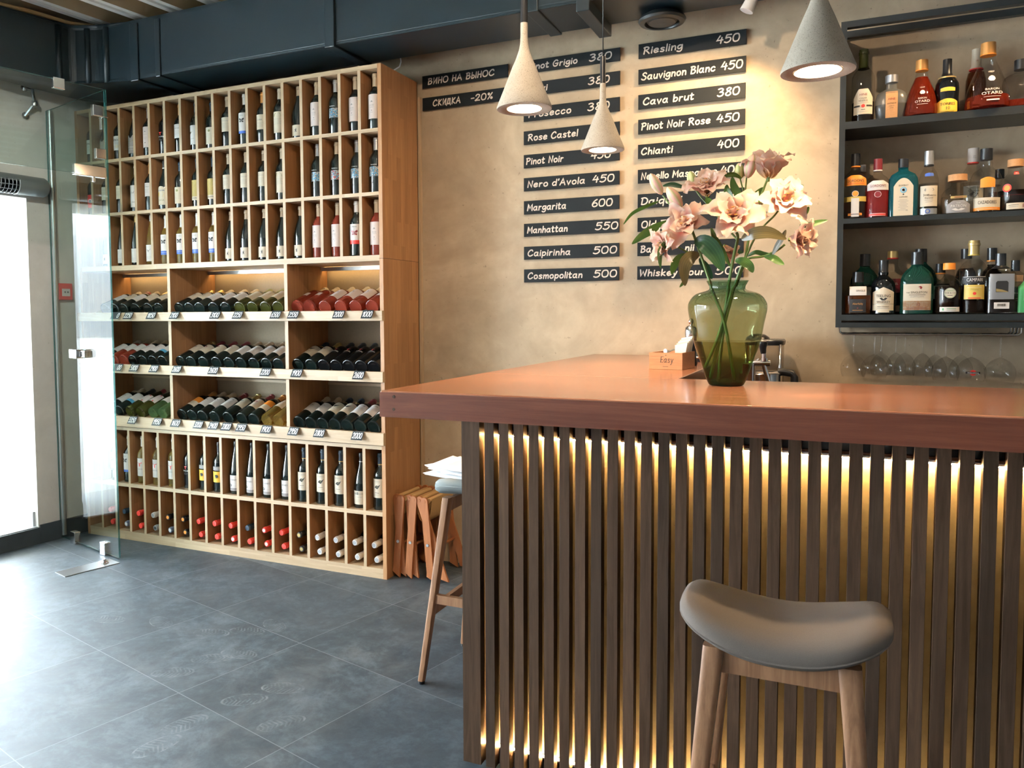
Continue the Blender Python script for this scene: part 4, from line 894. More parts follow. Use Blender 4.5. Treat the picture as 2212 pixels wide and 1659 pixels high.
for a, b_ in ((0, 5), (5, 12), (12, 18)):
    x1, x0 = XD(a) - 0.013, XD(b_) + 0.013
    bw(mb('steel').box(x0, x1, 3.842, 3.860, 1.654, 1.676), 'led_profile', rack)
    bw(mb('led_rack').box(x0 + 0.01, x1 - 0.01, 3.863, 3.875, 1.664, 1.6665), 'led_strip', rack)
    bw(mb('oak_x').box(x0, x1, RY1 - 0.02, RY1 - 0.006, 0.985, 1.0), 'back_rail', rack)

# ---- standing bottles, listed from the right end of each row
GR = 'wine bottles in the rack'
def cell_words(k, row):
    return ('rightmost cell' if k == 0 else '%s cell from right' % ORD[k + 1]) + ', ' + row
R1 = ['rose_red', 'rose_red', 'mosaic', 'rose_red', 'man', 'chateau', 'orangecap', 'moth_blue', 'cream_mid', 'cream_low', 'olivebr', 'cream_orange', 'black_t', 'tall_white', 'grey_hill', 'anco', 'grey_hill', 'anco']
R2 = ['mosaic', 'mosaic', 'mosaic_red', 'mosaic', None, 'chateau', 'cream_mid', 'cream_mid', 'cream_mid', 'goldpat', 'goldpat', 'cream_low', 'ornate', 'cream_orange', 'scribble', 'cream_mid', 'cream_mid', 'redround']
R3 = ['rose_pink', 'moth_red', 'rose_pink', 'rose_pink', 'man', 'man', 'man', 'man', 'man', 'moth_white', 'moth_white', 'moth_white', 'moth_white', 'clear_olive', 'white_low_w', 'white_low_w', 'man', None]
R4 = ['argenti', 'pinot_low', 'argenti', 'argenti', 'argenti', 'reines', 'reines', 'reines', 'reines', 'yellow_l', 'yellow_l', 'black_t', 'white_t', 'white_t', 'white_t', 'moth_blue', 'moth_blue', None]
rng = random.Random(3)
for row, z, nm in ((R1, LV['s1'], 'top row'), (R2, LV['s2'], 'second row'), (R3, LV['s3'], 'third row'), (R4, LV['e'], 'fourth standing row')):
    for k, kind in enumerate(row):
        if kind is None: continue
        y = RY0 + 0.065 + rng.uniform(-.004, .008)
        wine(kind, '@, ' + cell_words(k, nm), (XCELL(k) + rng.uniform(-.003, .003), y, z + .0005), (0, 0, rng.uniform(-.12, .18)), GR)
# ---- bottles lying on the sloping shelves (positions in the photo frame along each lip)
BAY = {0: 'left bay', 1: 'middle bay', 2: 'right bay'}
SHN = {'A': 'upper slope', 'B': 'middle slope', 'C': 'lowest slope'}
SR = {
'A': ([(229, 's_white'), (249, 's_redcap'), (267, 's_white'), (294, 's_cream'), (322, 's_cream'), (345, 's_white')],
      [(384, 's_cream'), (408, 's_cream'), (432, 's_white'), (463, 's_white'), (489, 's_white'), (519, 's_green'), (547, 's_green'), (575, 's_green'), (602, 's_green')],
      [(638, 's_cut'), (669, 's_cut'), (703, 's_rose'), (737, 's_rose'), (769, 's_rose'), (805, 's_rose')]),
'B': ([(229, 's_white'), (249, 's_pink'), (268, 's_pink'), (288, 's_white'), (310, 's_white'), (332, 's_blue'), (353, 's_blue')],
      [(387, 's_cream'), (414, 's_redcap'), (441, 's_redcap'), (469, 's_redcap'), (496, 's_white'), (522, 's_white'), (550, 's_white'), (577, 's_white'), (603, 's_white')],
      [(645, 's_leaf'), (673, 's_cream'), (701, 's_black'), (725, 's_black'), (751, 's_black'), (780, 's_black'), (808, 's_black')]),
'C': ([(238, 's_white'), (260, 's_blue'), (283, 's_ribbon'), (306, 's_ribbon'), (332, 's_pale'), (353, 's_pale')],
      [(386, 's_orange'), (411, 's_white'), (436, 's_white'), (465, 's_tone'), (494, 's_cream'), (524, 's_redcap'), (550, 's_orange'), (577, 's_clear'), (602, 's_clear')],
      [(640, 's_white'), (668, 's_white'), (698, 's_leaf'), (723, 's_leaf'), (750, 's_tone'), (779, 's_tone'), (808, 's_white')]),
}
for r_, bays in SR.items():
    zc = rows[r_][0]
    for bi, lst in enumerate(bays):
        lo, hi = ((XD(18), XD(12)), (XD(12), XD(5)), (XD(5), XD(0)))[bi]
        lo += 0.052; hi -= 0.052
        xs = [min(hi, max(lo, onY(px, {'A': 668, 'B': 784, 'C': 900}[r_], 3.567).x)) for px, _ in lst]
        for i in range(1, len(xs)): xs[i] = max(xs[i], xs[i - 1] + 0.0795)
        over = xs[-1] - hi
        if over > 0:
            xs[-1] = hi
            for i in range(len(xs) - 2, -1, -1): xs[i] = min(xs[i], xs[i + 1] - 0.0795)
        for i, (px, kind) in enumerate(lst):
            nr = len(lst) - i
            wd = ('rightmost' if nr == 1 else ORD[nr] + ' from right')
            wine(kind, '@, %s, %s, %s' % (wd, BAY[bi], SHN[r_]), (xs[i], 3.561, zc), (-(PI / 2 - SL), 0, 0), GR)
            o = bpy.context.scene.objects
# ---- capsules of bottles lying in the bottom row, pairs from the right end
def lying(kind_caps, k, up):
    key = kind_caps
    if key not in PROTO:
        capm, ring, glass = kind_caps
        root = bpy.data.objects.new('wine_bottle', None); COL.objects.link(root); root.empty_display_size = .05
        sh = Shape('bordeaux', .298, .0385)
        w = mb(glass); w.lathe(sh.p, 20); w.build('bottle_body', root)
        w = mb(capm); w.lathe(sh.part(.77 * .298, .298, .0012), 18); c = w.build('capsule', root)
        if ring:
            w = mb(ring); w.lathe([(0, .3), (sh.rad(.297) * .72, .3), (sh.rad(.297) * .72, .2992), (0, .2992)], 16); w.build('cap_seal', c)
            w = mb(ring)
            for q in (.80, .835): w.lathe([(sh.rad(q * .298) + .0016, q * .298), (sh.rad(q * .298) + .0016, q * .298 + .003)], 18)
            w.build('cap_band', c)
        PROTO[key] = root; KIDS[root.name] = list(root.children)
    else: root = copy_tree(PROTO[key])
    zt = 0.090 + (0.0775 if up else 0.0)
    dirv = Vector((-0.06, -1, -0.03)).normalized()
    root.rotation_euler = dirv.to_track_quat('Z', 'Y').to_euler()
    neck = Vector((XCELL(k) + (-.020 if up else -.004), RY0 + 0.024, zt))
    root.location = neck - dirv * .298
    return root
CW = {'whitecap': 'white', 'redcap': 'red', 'blackplastic': 'black', 'bluegrey': 'slate blue', 'silvercap': 'silver', 'navy': 'navy', 'oliveglass': 'olive', 'beigecap': 'beige'}
wt, rd, bk, go, br = ('whitecap', 'silvercap', 'darkglass'), ('redcap', None, 'darkglass'), ('blackplastic', 'orange', 'darkglass'), ('blackplastic', 'goldcap', 'oliveglass'), ('bluegrey', 'whitecap', 'darkglass')
rw = ('redcap', 'whitecap', 'darkglass')
PAIRS = [(wt, wt), (wt, wt), (wt, wt), (wt, wt), (go, go), (rd, rd), (rw, rw), (('navy', None, 'darkglass'), rd), (rd, rw), (rd, rd), (rd, rd), (bk, bk), (bk, br), (wt, ('silvercap', 'ink', 'darkglass')), (rd, rd), (('navy', None, 'darkglass'), br), (rd, rd)]
for k, pr in enumerate(PAIRS):
    for up, kc in ((True, pr[0]), (False, pr[1])):
        o = lying(kc, k, up)
        tag(o, '%s capped wine bottle lying in bottom row, %s, %s of two' % (CW[kc[0]], 'rightmost cell' if k == 0 else ORD[k + 1] + ' cell from right', 'upper' if up else 'lower'), 'wine bottle', 'wine bottles in the rack')

# ---- slate price tags leaning on the front lips
TAGS = {'A': [(249, '0'), (276, '2250'), (326, '1850'), (376, '2100'), (464, '3100'), (513, '2250'), (595, '6500'), (633, '2550'), (731, '2000'), (793, '1000')],
        'B': [(254, '00'), (289, '5800'), (332, '2900'), (381, '2600'), (460, '2600'), (573, '2200'), (640, '1900'), (774, '2600')],
        'C': [(286, '3350'), (339, '1950'), (379, '1600'), (428, '3200'), (460, '2400'), (488, '2800'), (520, '2950'), (574, '1900'), (633, '2950'), (689, '2800'), (771, '2000')]}
for r_, lst in TAGS.items():
    zl = rows[r_][1]
    for i, (px, txt) in enumerate(lst):
        x = onY(px, {'A': 678, 'B': 798, 'C': 920}[r_], 3.492).x
        nr = len(lst) - i
        lab = 'black price tag %s, %s, %s' % ('reading ' + txt if len(txt) == 4 else 'half hidden by the glass screen', ('rightmost' if nr == 1 else ORD[nr] + ' from right'), SHN[r_] + ' shelf')
        t = thing('price_tag', lab, 'price tag', (x, RY0 - 0.0245, zl + 0.002), (rad(-32), 0, rng.uniform(-.05, .05)), 'price tags on the sloping shelves')
        mb('tagboard').box(-0.033, 0.033, -0.0015, 0.0, -0.050, 0.0).build('tag_board', t)
        w = mb('chalkw'); n = len(txt); h_ = 0.0068 * n
        x0 = -h_ if n == 4 else 0.027 - 2 * h_
        write(w, txt, x0, x0 + 2 * h_, -0.040, 0.030, 0.0040, lambda a, b_: Vector((a, -0.0022, b_))); w.build('price_lettering', t)
# ------------------------------------------------------------------ chalk signs on the back wall
SY = WALL_Y - 0.016
def sign(col, xl, xr, ytop, ybot, pxl, items, label):
    z1 = onY(pxl, ytop, SY).z; z0 = onY(pxl, ybot, SY).z; L = xr - xl; h = z1 - z0
    t = thing('menu_sign', label, 'sign', (xl, SY, z0), group='menu signs on the back wall')
    mb('chalkboard').box(0, L, 0, 0.005, 0, h, None, 0.0006).build('sign_board', t)
    w = mb('steel')
    for x in (0.06, L - 0.06): w.lathe([(0.006, 0.0045), (0.006, 0.016)], 10, lambda p, x=x: Vector((x + p.x, p.z, h / 2 + p.y)))
    w.build('standoff', t)
    for k, (txt, u0, u1) in enumerate(items):
        w = mb('chalk'); price = txt[0].isdigit()
        write(w, txt, u0 * L, u1 * L, h * 0.27, h * (0.50 if price else 0.46), 0.0062, lambda a, b_: Vector((a, -0.0008, b_)))
        w.build('price_lettering' if price else 'name_lettering', t)
k2 = 2.9625
def y2(v): return 60 + v / k2
C2 = [(215, 296, [('Pinot Grigio', .05, .565), ('380', .69, .91)]), (357, 440, [('Gavi', .06, .25), ('380', .68, .89)]), (515, 602, [('Prosecco', .05, .50), ('380', .675, .89)]), (664, 750, [('Rose Castel', .045, .57), ('380', .69, .9)]),
      (815, 900, [('Pinot Noir', .025, .42), ('450', .71, .905)]), (963, 1047, [("Nero d'Avola", .037, .645), ('450', .725, .94)]), (1110, 1196, [('Margarita', .037, .45), ('600', .72, .925)]), (1255, 1338, [('Manhattan', .037, .465), ('550', .755, .98)]), (1402, 1485, [('Caipirinha', .04, .495), ('500', .735, .97)]), (1547, 1630, [('Cosmopolitan', .04, .62), ('500', .74, .97)])]
C3 = [(108, 200, [('Riesling', .045, .415), ('450', .73, .935)]), (270, 365, [('Sauvignon Blanc', .03, .72), ('450', .775, .965)]), (432, 524, [('Cava brut', .045, .525), ('380', .745, .94)]), (590, 683, [('Pinot Noir Rose', .03, .68), ('450', .74, .94)]), (750, 840, [('Chianti', .03, .33), ('400', .75, .94)]),
      (910, 998, [('Nerello Mascalese', .03, .745), ('400', .78, .97)]), (1067, 1158, [('Daiquiri', .03, .42), ('500', .76, .95)]), (1217, 1307, [('Old F', .035, .27)]), (1375, 1462, [('Ba', .03, .13), ('nii', .46, .54)]), (1527, 1613, [('Whiskey Sour', .02, .64), ('500', .745, .99)])]
for i, (a, b_, it) in enumerate(C2):
    nm = it[0][0] if it[0][0] not in ('Rose Castel',) else 'a pink wine, half behind the lamp'
    sign(2, -1.525, -1.013, y2(a), y2(b_), 1131, it, 'black sign, %s from top of middle column, reading %s' % (ORD[i + 1], nm))
for i, (a, b_, it) in enumerate(C3):
    nm = it[0][0] if i not in (7, 8) else ('a cocktail name behind lilies')
    sign(3, -0.921, -0.417, y2(a), y2(b_), 1376, it, 'black sign, %s from top of right column, reading %s' % (ORD[i + 1], nm))
sign(1, -2.125, -1.612, 165, 191.6, 912, [('ВИНО НА ВЫНОС', .065, .84)], 'black sign lettered in Cyrillic, upper of two beside the wine rack')
sign(1, -2.125, -1.612, 212.4, 239.7, 912, [('СКИДКА', .125, .45), ('-20%', .57, .82)], 'black sign reading minus 20 percent, lower of two beside the wine rack')
# ------------------------------------------------------------------ bar counter
BY = 2.137; BXL = -1.034; BXR = 1.35; CZ0, CZ1 = 1.118, 1.191
bar = thing('bar_counter', 'long bar counter faced with dark vertical slats lit from behind', 'bar counter', (-0.3, BY, 0))
bw(mb('slat').box(BXL, -0.975, BY, BY + 0.04, 0.02, CZ0 - 0.02), 'end_post', bar)
bw(mb('slat').box(BXL, BXL + 0.02, BY + 0.04, WALL_Y - 0.002, 0.02, CZ0 - 0.02), 'side_panel', bar)
M['slat_b'] = wood('smoked oak slat lighter', (0.066, 0.038, 0.024), (0.135, 0.080, 0.050), 'Z', 0.55, 0.0, 1.0, spec=0.10)
M['slat_c'] = wood('smoked oak slat darker', (0.040, 0.025, 0.017), (0.085, 0.053, 0.035), 'Z', 0.55, 0.0, 1.0, spec=0.10)
rng = random.Random(9); x = -0.9583; pro = {}
while x < BXR:
    m = rng.choice(['slat', 'slat', 'slat_b', 'slat_c'])
    if m not in pro:
        o = mb(m).box(0, 0.0303, 0, 0.033, 0.02, CZ0 - 0.02, None, 0.0008).build('slat', bar); pro[m] = o
    else: o = pro[m].copy(); COL.objects.link(o)
    o.location = (x - bar.location.x, 0, 0); x += 0.0470
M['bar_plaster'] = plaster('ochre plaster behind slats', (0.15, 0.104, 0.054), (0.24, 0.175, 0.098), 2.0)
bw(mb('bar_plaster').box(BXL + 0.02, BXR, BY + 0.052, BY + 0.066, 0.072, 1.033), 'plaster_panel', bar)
w = mb('walnut').box(BXL + 0.02, BXR, BY + 0.046, BY + 0.066, 1.033, 1.048); bw(w, 'top_rail', bar)
w = mb('blackplastic'); w.box(BXL + 0.02, BXR, BY + 0.062, BY + 0.072, 1.048, CZ0 - 0.002); w.box(BXL + 0.02, BXR, BY + 0.062, BY + 0.072, 0.0, 0.072); w.box(BXL + 0.02, BXR, BY, BY + 0.062, CZ0 - 0.02, CZ0 - 0.001); bw(w, 'dark_recess', bar)
bw(mb('led_amber').box(-0.968, BXR - 0.01, BY + 0.0365, BY + 0.0435, 1.0335, 1.0365), 'led_strip', bar)
bw(mb('steel').box(-0.968, BXR - 0.01, BY + 0.035, BY + 0.046, 1.0367, 1.042), 'led_channel', bar)
bw(mb('led_amber').box(-0.972, BXR - 0.01, BY + 0.0365, BY + 0.0435, 0.0705, 0.0735), 'led_strip', bar)
bw(mb('steel').box(-0.972, BXR - 0.01, BY + 0.035, BY + 0.046, 0.064, 0.0702), 'led_channel', bar)
bw(mb('blackplastic').box(BXL + 0.05, BXR, BY + 0.10, BY + 0.12, 0.0, 1.0), 'inner_panel', bar)
bw(mb('walnut').box(-0.487, -0.467, 2.555, WALL_Y - 0.002, 0.0, CZ0 - 0.001), 'inner_arm_panel', bar)
bw(mb('walnut').box(-0.467, BXR, 2.50, 2.52, 0.0, CZ0 - 0.001), 'inner_front_panel', bar)

top = thing('bar_countertop', 'thick glossy reddish wooden bar top with an arm running to the wall', 'countertop', (-1.148, 1.86, CZ0))
CX0, CY0, IXA, IYF = -1.148, 1.860, -0.462, 2.545
w = mb('counter')
poly = [(CX0, CY0), (BXR + .05, CY0), (BXR + .05, IYF), (IXA, IYF), (CX0, IYF)]
w.prism([(a, b_) for a, b_ in ((CX0, CY0), (BXR + .05, CY0), (BXR + .05, IYF), (CX0, IYF))], CZ0, CZ1, None, 0.004); bw(w, 'front_slab', top)
M['counter_edge'] = wood('dark edge board', (0.105, 0.026, 0.013), (0.20, 0.060, 0.031), 'X', 0.3, 0.2, 0.8, spec=0.25, grain=0.4)  # front face given a darker wood tone than the top slab
bw(mb('counter_edge').box(CX0 - .0005, BXR + .05, CY0 - .0022, CY0 + .0005, CZ0 + .001, CZ1 - .004), 'front_edge_board', top)
w = mb('counter_y'); w.prism([(CX0, IYF + .0005), (IXA, IYF + .0005), (IXA, WALL_Y - .002), (CX0, WALL_Y - .002)], CZ0, CZ1, None, 0.003); bw(w, 'arm_slab', top)
w = mb('walnut')
for z in (1.142, 1.176):
    c = onY(851.5, 857 if z > 1.16 else 884, CY0)
    w = mb('slat'); w.lathe([(0.0, 0), (0.0042, 0), (0.0042, 0.0012), (0, 0.0012)], 14, lambda p, c=c: Vector((c.x + p.x, CY0 - p.z - .0022, c.z + p.y))); bw(w, 'plug', top)

# worktop against the wall behind the bar (mostly hidden)
wk = thing('back_worktop', 'dark worktop on a cabinet against the wall behind the bar', 'worktop', (0.4, 3.62, 0))
bw(mb('blackplastic').box(-0.40, 1.35, 3.45, 3.935, 0.86, 0.90), 'worktop_slab', wk)
bw(mb('walnut').box(-0.38, 1.33, 3.49, 3.935, 0.0, 0.86), 'cabinet', wk)

# ------------------------------------------------------------------ bar stools
def stool(name, label, loc, rz, felt):
    t = thing(name, label, 'bar stool', loc, (0, 0, rz), 'bar stools')
    Lx, Ly = 0.206, 0.142
    def edge(a, s_=1.0):         # rounded-rectangle outline
        n = 3.4; c, q = math.cos(a), math.sin(a); k = (abs(c) ** n + abs(q) ** n) ** (-1 / n); return Lx * s_ * k * c, Ly * s_ * k * q
    def sad(x, y): return 0.748 + 0.056 * (abs(x) / Lx) ** 2.0 + 0.0
    prof = [(0.0, 0.012), (0.55, 0.013), (0.80, 0.010), (0.93, 0.001), (0.985, -0.012), (1.0, -0.024), (0.99, -0.031)]
    w = mb(felt)
    R_ = []
    for s_, dz in prof:
        ring = []
        for k in range(56):
            x, y = edge(2 * PI * k / 56, max(s_, .002)); ring.append(Vector((x, y, sad(x, y) + dz)))
        R_.append(ring)
    w.rings(R_, True, False); 
    w.build('seat', t)
    w = mb(felt); w.rings([[Vector((edge(2 * PI * k / 56, s_)[0], edge(2 * PI * k / 56, s_)[1], sad(*edge(2 * PI * k / 56, s_)) + dz)) for k in range(56)] for s_, dz in ((0.99, -0.031), (1.0, -0.034), (0.985, -0.038), (0.90, -0.045), (0.002, -0.048))], False, True); w.build('seat_base', t)
    tops = {}
    for sx in (-1, 1):
        for sy in (-1, 1):
            a = Vector((sx * 0.128, sy * 0.082, 0.712)); b_ = Vector((sx * 0.186, sy * 0.170, 0.012))
            w = mb('walnut')
            R_ = []
            for f in (0.0, 0.06, 0.5, 1.0):
                p = a.lerp(b_, f); rx, ry = (0.0215 - 0.0085 * f), (0.0165 - 0.0045 * f)
                R_.append([p + Vector((rx * c * (abs(c) ** 5 + abs(q) ** 5) ** -.2, ry * q * (abs(c) ** 5 + abs(q) ** 5) ** -.2, 0)) for c, q in ((math.cos(2 * PI * k / 20), math.sin(2 * PI * k / 20)) for k in range(20))])
            w.rings(R_); leg = w.build('leg', t)
            mb('blackplastic').lathe([(0.0, 0), (0.012, 0), (0.013, 0.012), (0.0, 0.012)], 12, lambda p, b_=b_: Vector((b_.x + p.x, b_.y + p.y, p.z))).build('foot_pad', leg)
            tops[sx, sy] = (a, b_)
    def rail(p, q, h, th):
        d = (q - p).normalized(); n = Vector((-d.y, d.x, 0)).normalized(); w = mb('walnut')
        w.rings([[e + n * u * th + Vector((0, 0, v * h)) for u, v in ((-.5, -.5), (.5, -.5), (.5, .5), (-.5, .5))] for e in (p, q)], True, True, False)
        return w
    for sy in (-1, 1):
        a, b_ = tops[-1, sy][0].copy(), tops[1, sy][0].copy(); a.z = b_.z = 0.682; rail(a, b_, 0.045, 0.018).build('apron_rail', t)
        f = 0.62; a, b_ = tops[-1, sy][0].lerp(tops[-1, sy][1], f), tops[1, sy][0].lerp(tops[1, sy][1], f)
        rail(a, b_, 0.034, 0.018).build('footrest', t)
    for sx in (-1, 1):
        f = 0.55; a, b_ = tops[sx, -1][0].lerp(tops[sx, -1][1], f), tops[sx, 1][0].lerp(tops[sx, 1][1], f)
        rail(a, b_, 0.034, 0.018).build('stretcher', t)
    return t
stool('bar_stool', 'grey upholstered bar stool with wooden legs in front of the slatted counter', (-0.097, 1.745, 0), 0.0, 'fabric')
stool('bar_stool', 'bar stool with papers on its seat, half hidden behind the counter corner', (-1.250, 2.760, 0), rad(90), 'felt')
M['walnut']  # legs share one timber

# papers on the far stool
rng = random.Random(4)
pz = 0.792
tl = None
for i in range(9):
    cx_, cy_ = -1.240 + rng.uniform(-.03, .03), 2.71 + rng.uniform(-.03, .03); a = rad(-8) + rng.uniform(-.35, .35)
    z0 = pz + i * 0.0045; curl = rng.uniform(.004, .016) if i > 3 else .003
    t = mb('paper')
    def fn(u, v, cx_=cx_, cy_=cy_, a=a, z0=z0, curl=curl, i=i):
        x, y = (u - .5) * .297, (v - .5) * .21
        z = z0 + curl * (2 * abs(u - .5)) ** 3 * (1 if u < .5 else .6) + .012 * max(0, -x / .15) * 0
        return Vector((cx_ + x * math.cos(a) - y * math.sin(a), cy_ + x * math.sin(a) + y * math.cos(a), z))
    t.grid(fn, 10, 4)
    o = t.build('paper_sheet'); so = o.modifiers.new('thick', 'SOLIDIFY'); so.thickness = 0.0009
    tag(o, ('topmost white paper sheet' if i == 8 else 'lowest white paper sheet' if i == 0 else 'white paper sheet, %s from the top' % ORD[9 - i]) + ' in the pile on the far stool', 'paper', 'papers on the far stool')

# ------------------------------------------------------------------ folding stools leaning by the rack
def board(w, a, b_, wd, th, y):
    """flat leg from a (x, z) top to b_ bottom, fishtail foot"""
    d = Vector((b_[0] - a[0], 0, b_[1] - a[1])); L = d.length; d.normalize(); n = Vector((d.z, 0, -d.x))
    pts = []
    for k in range(9): an = PI * k / 8; pts.append((wd / 2 * math.cos(an), -wd / 2 * math.sin(an)))
    pts = [(u, v) for u, v in pts] + [(-wd / 2, L * .9), (-wd / 2 * 1.15, L), ] + [(wd / 2 * 1.15, L - .03 if False else L - .028), (wd / 2, L * .88)]
    P = [Vector((a[0], y, a[1])) + n * u + d * v for u, v in pts]
    w.rings([[p + Vector((0, s_, 0)) for p in P] for s_ in (0, th)], True, True, False)
def fold_stool(label, x_front, x_top, spread, open_, y0=3.59, y1=3.86):
    t = thing('folding_stool', label, 'folding stool', (x_front, (y0 + y1) / 2, 0), group='folding stools by the rack')
    zt = 0.425
    for y, inner in ((y0, 1), (y1, -1)):
        w = mb('teak'); board(w, (x_top + .012, zt), (x_front - spread, 0.002), 0.040, 0.013, y); bw(w, 'leg', t)
        w = mb('teak'); board(w, (x_top - .022, zt), (x_front + spread + open_, 0.002), 0.040, 0.013, y + .0145 * inner); bw(w, 'leg', t)
        xm = (x_top + x_front) / 2; 
        w = mb('steel'); w.lathe([(0.0, -.003), (0.007, -.001), (0.008, .001), (0.008, .004)], 12, lambda p: Vector(((x_top + .012) * .46 + (x_front - spread) * .54 + p.x, y + (-p.z * 1 if inner == 1 else .013 + p.z) , zt * .46 + p.y))); bw(w, 'pivot_bolt', t)
        w = mb('teak'); w.lathe([(0.0, -.002), (0.009, -.0015), (0.009, .001)], 12, lambda p: Vector((x_top + .012 + p.x, y + (p.z if inner == 1 else .013 - p.z), zt + p.y))); bw(w, 'peg', t)
    for dx_ in (-.022, .012):
        w = mb('teak'); w.tube([Vector((x_top + dx_, y0 + .01, zt)), Vector((x_top + dx_, y1 + .005, zt))], 0.008, 8); bw(w, 'seat_rod', t)
    w = mb('teak'); w.tube([Vector((x_front + spread * .3 - .01, y0 + .01, .17)), Vector((x_front + spread * .3 - .01, y1, .17))], 0.008, 8); bw(w, 'stretcher', t)
    w = mb('canvas')
    xa, xb = x_top - .030, x_top + .036; drop = .10 if open_ < .03 else .125
    def fn(u, v):
        an = u * 2 - 1
        x = (xa + xb) / 2 + (xb - xa + (.03 if open_ > .03 else 0)) / 2 * math.copysign(abs(an) ** .8, an)
        z = zt + .012 - drop * (1 - abs(an) ** 3.0)
        return Vector((x, y0 + .018 + v * (y1 - y0 - .022), z))
    w.grid(fn, 14, 3)
    for xx in (xa + .006, xb - .006): w.tube([Vector((xx, y0 + .018, zt)), Vector((xx, y1 - .004, zt))], 0.0125, 10)
    bw(w, 'canvas_seat', t)
fxx = lambda px, py: onY(px, py, 3.59).x
fold_stool('folding stool of reddish wood and tan canvas, leaning nearest the wine rack', fxx(861, 1240), fxx(861, 1075), 0.017, 0.0)
fold_stool('middle folding stool of wood and tan canvas between two others', fxx(886, 1242), fxx(887, 1075), 0.017, 0.0, 3.595, 3.865)
fold_stool('folding stool with slightly opened legs and sagging canvas, farthest from the rack', fxx(936, 1244), fxx(912, 1075), 0.012, 0.050, 3.585, 3.855)

# ------------------------------------------------------------------ pendant lamps
def pendant(label, c, tube_top):
    t = thing('pendant_lamp', label, 'pendant lamp', c, group='concrete pendant lamps')
    w = mb('concrete')
    outer = [(0.0555, 0.004), (0.0600, 0.0), (0.0850, 0.0), (0.0858, 0.006), (0.070, 0.045), (0.052, 0.090), (0.037, 0.128), (0.024, 0.158), (0.0165, 0.180), (0.0128, 0.200), (0.0115, 0.225), (0.0115, 0.262)]
    w.lathe(outer + [(0.0, 0.262)], 40, caps=(False, False)); w.build('cone_shade', t)
    w = mb('brass'); w = MB().use(M['whitecap']); w.lathe([(0.0560, 0.002), (0.0540, 0.001), (0.050, 0.012), (0.0480, 0.013)], 32, caps=(False, False)); w.build('inner_ring', t)
    w = mb('lamp_glow'); w.lathe([(0.0, 0.011), (0.0475, 0.012), (0.0475, 0.016)], 28); w.build('bulb_lens', t)
    w = mb('blackplastic'); w.lathe([(0.0, 0.262), (0.0112, 0.262), (0.0112, 0.262 + tube_top), (0.0, 0.262 + tube_top)], 14); w.build('cable_sleeve', t)
    w = mb('blackplastic'); w.tube([Vector((0, 0, 0.26 + tube_top)), Vector((0, 0, 3.12 - c[2]))], 0.0022, 6); w.build('cable', t)
LZ = 2.035
p1, p2, p3 = (-0.905, 2.335, 2.035), (-0.873, 3.115, 2.049), (-0.059, 2.124, 1.983)
pendant('speckled concrete cone pendant lamp nearest the wine rack, left of the three', p1, 0.13)
pendant('speckled concrete cone pendant lamp hanging lowest in front of the menu signs', p2, 0.105)
pendant('speckled concrete cone pendant lamp at the top right beside the bottle frame', p3, 0.105)
for nm, p in (('left', p1), ('middle', p2), ('right', p3)):
    spot('pendant_beam_' + nm, (p[0], p[1], p[2] + 0.010), (p[0], p[1], 0), 62, WARM, rad(125), 1.0, 0.045)

# ------------------------------------------------------------------ things on the bar arm
p = onZ(1402, 797, CZ1); q = onZ(1475, 799, CZ1); L = 0.155; D = 0.115
yw = math.atan2(q.y - p.y, q.x - p.x)
t = thing('napkin_box', 'small open pine box with black script, on the bar arm left of the vase', 'napkin box', (p.x, p.y, CZ1), (0, 0, yw - rad(4)))
L = (q - p).length; D = 0.30; D = 0.16; H = 0.062
w = mb('boxwood'); w.box(0, L, 0, 0.008, 0.0005, H); w.build('front_board', t)
w = mb('boxwood'); w.box(0, 0.008, 0.008, D, 0.0005, H); w.build('side_board', t); w = mb('boxwood'); w.box(L - .008, L, 0.008, D, 0.0005, H); w.build('side_board', t)
w = mb('boxwood'); w.box(0.008, L - .008, D - .008, D, 0.0005, H); w.build('rear_board', t); mb('boxwood').box(.008, L - .008, .008, D - .008, .0005, .006).build('bottom_board', t)
w = mb('ink'); write(w, 'Easy' if 'E' in GL else 'easy', .34 * L, .72 * L, .026, .022, .0018, lambda a, b_: Vector((a, -.0006, b_))); w.grid(lambda u, v: Vector((L * (.42 + .16 * u), -.0006, .010 + .0012 * v)), 1, 1); w.grid(lambda u, v: Vector((L * (.49 + .04 * u), -.0006, .052 + .002 * v)), 1, 1); w.build('script', t)
o_ = Vector((p.x, p.y, CZ1)); rt = Matrix.Rotation(yw - rad(4), 3, 'Z')
def inbox(x, y, z): return o_ + rt @ Vector((x, y, z))
for i in range(5):
    w = mb('cream') if i % 2 else mb('white')
    y = .052 + i * .016; ln = .012 + .004 * i
    w.rings([[inbox(L * a, y + dy + ln * (z > .05), z) for a, z in ((.66, .0075), (1.18 - .28 * 1, .0075), (.90 + .10, .098 + .006 * i), (.62, .088 + .006 * i))] for dy in (0, .011)], True, True, False)
    tag(w.build('napkin'), ('folded paper napkin standing at the front of the pine box' if i == 0 else 'folded paper napkin in the pine box, %s from the front' % ORD[i + 1]), 'napkin', 'napkins in the pine box')
c = inbox(L * .68, .245, 0)
t = thing('pepper_mill', 'black and chrome pepper mill standing behind the napkin box', 'pepper mill', (c.x, c.y, CZ1))
mb('blackplastic').lathe([(0.0, .0005), (.024, .0005), (.026, .01), (.020, .04), (.023, .09), (.0215, .115), (0, .115)], 22).build('mill_body', t)
mb('chrome').lathe([(0.0, .115), (.0225, .116), (.024, .135), (.0225, .15), (.014, .158), (.006, .16)], 22).build('mill_head', t)
mb('chrome').lathe([(0.0045, .158), (.0055, .162), (.0105, .172), (.0105, .178), (.005, .186), (0, .187)], 16).build('mill_knob', t)
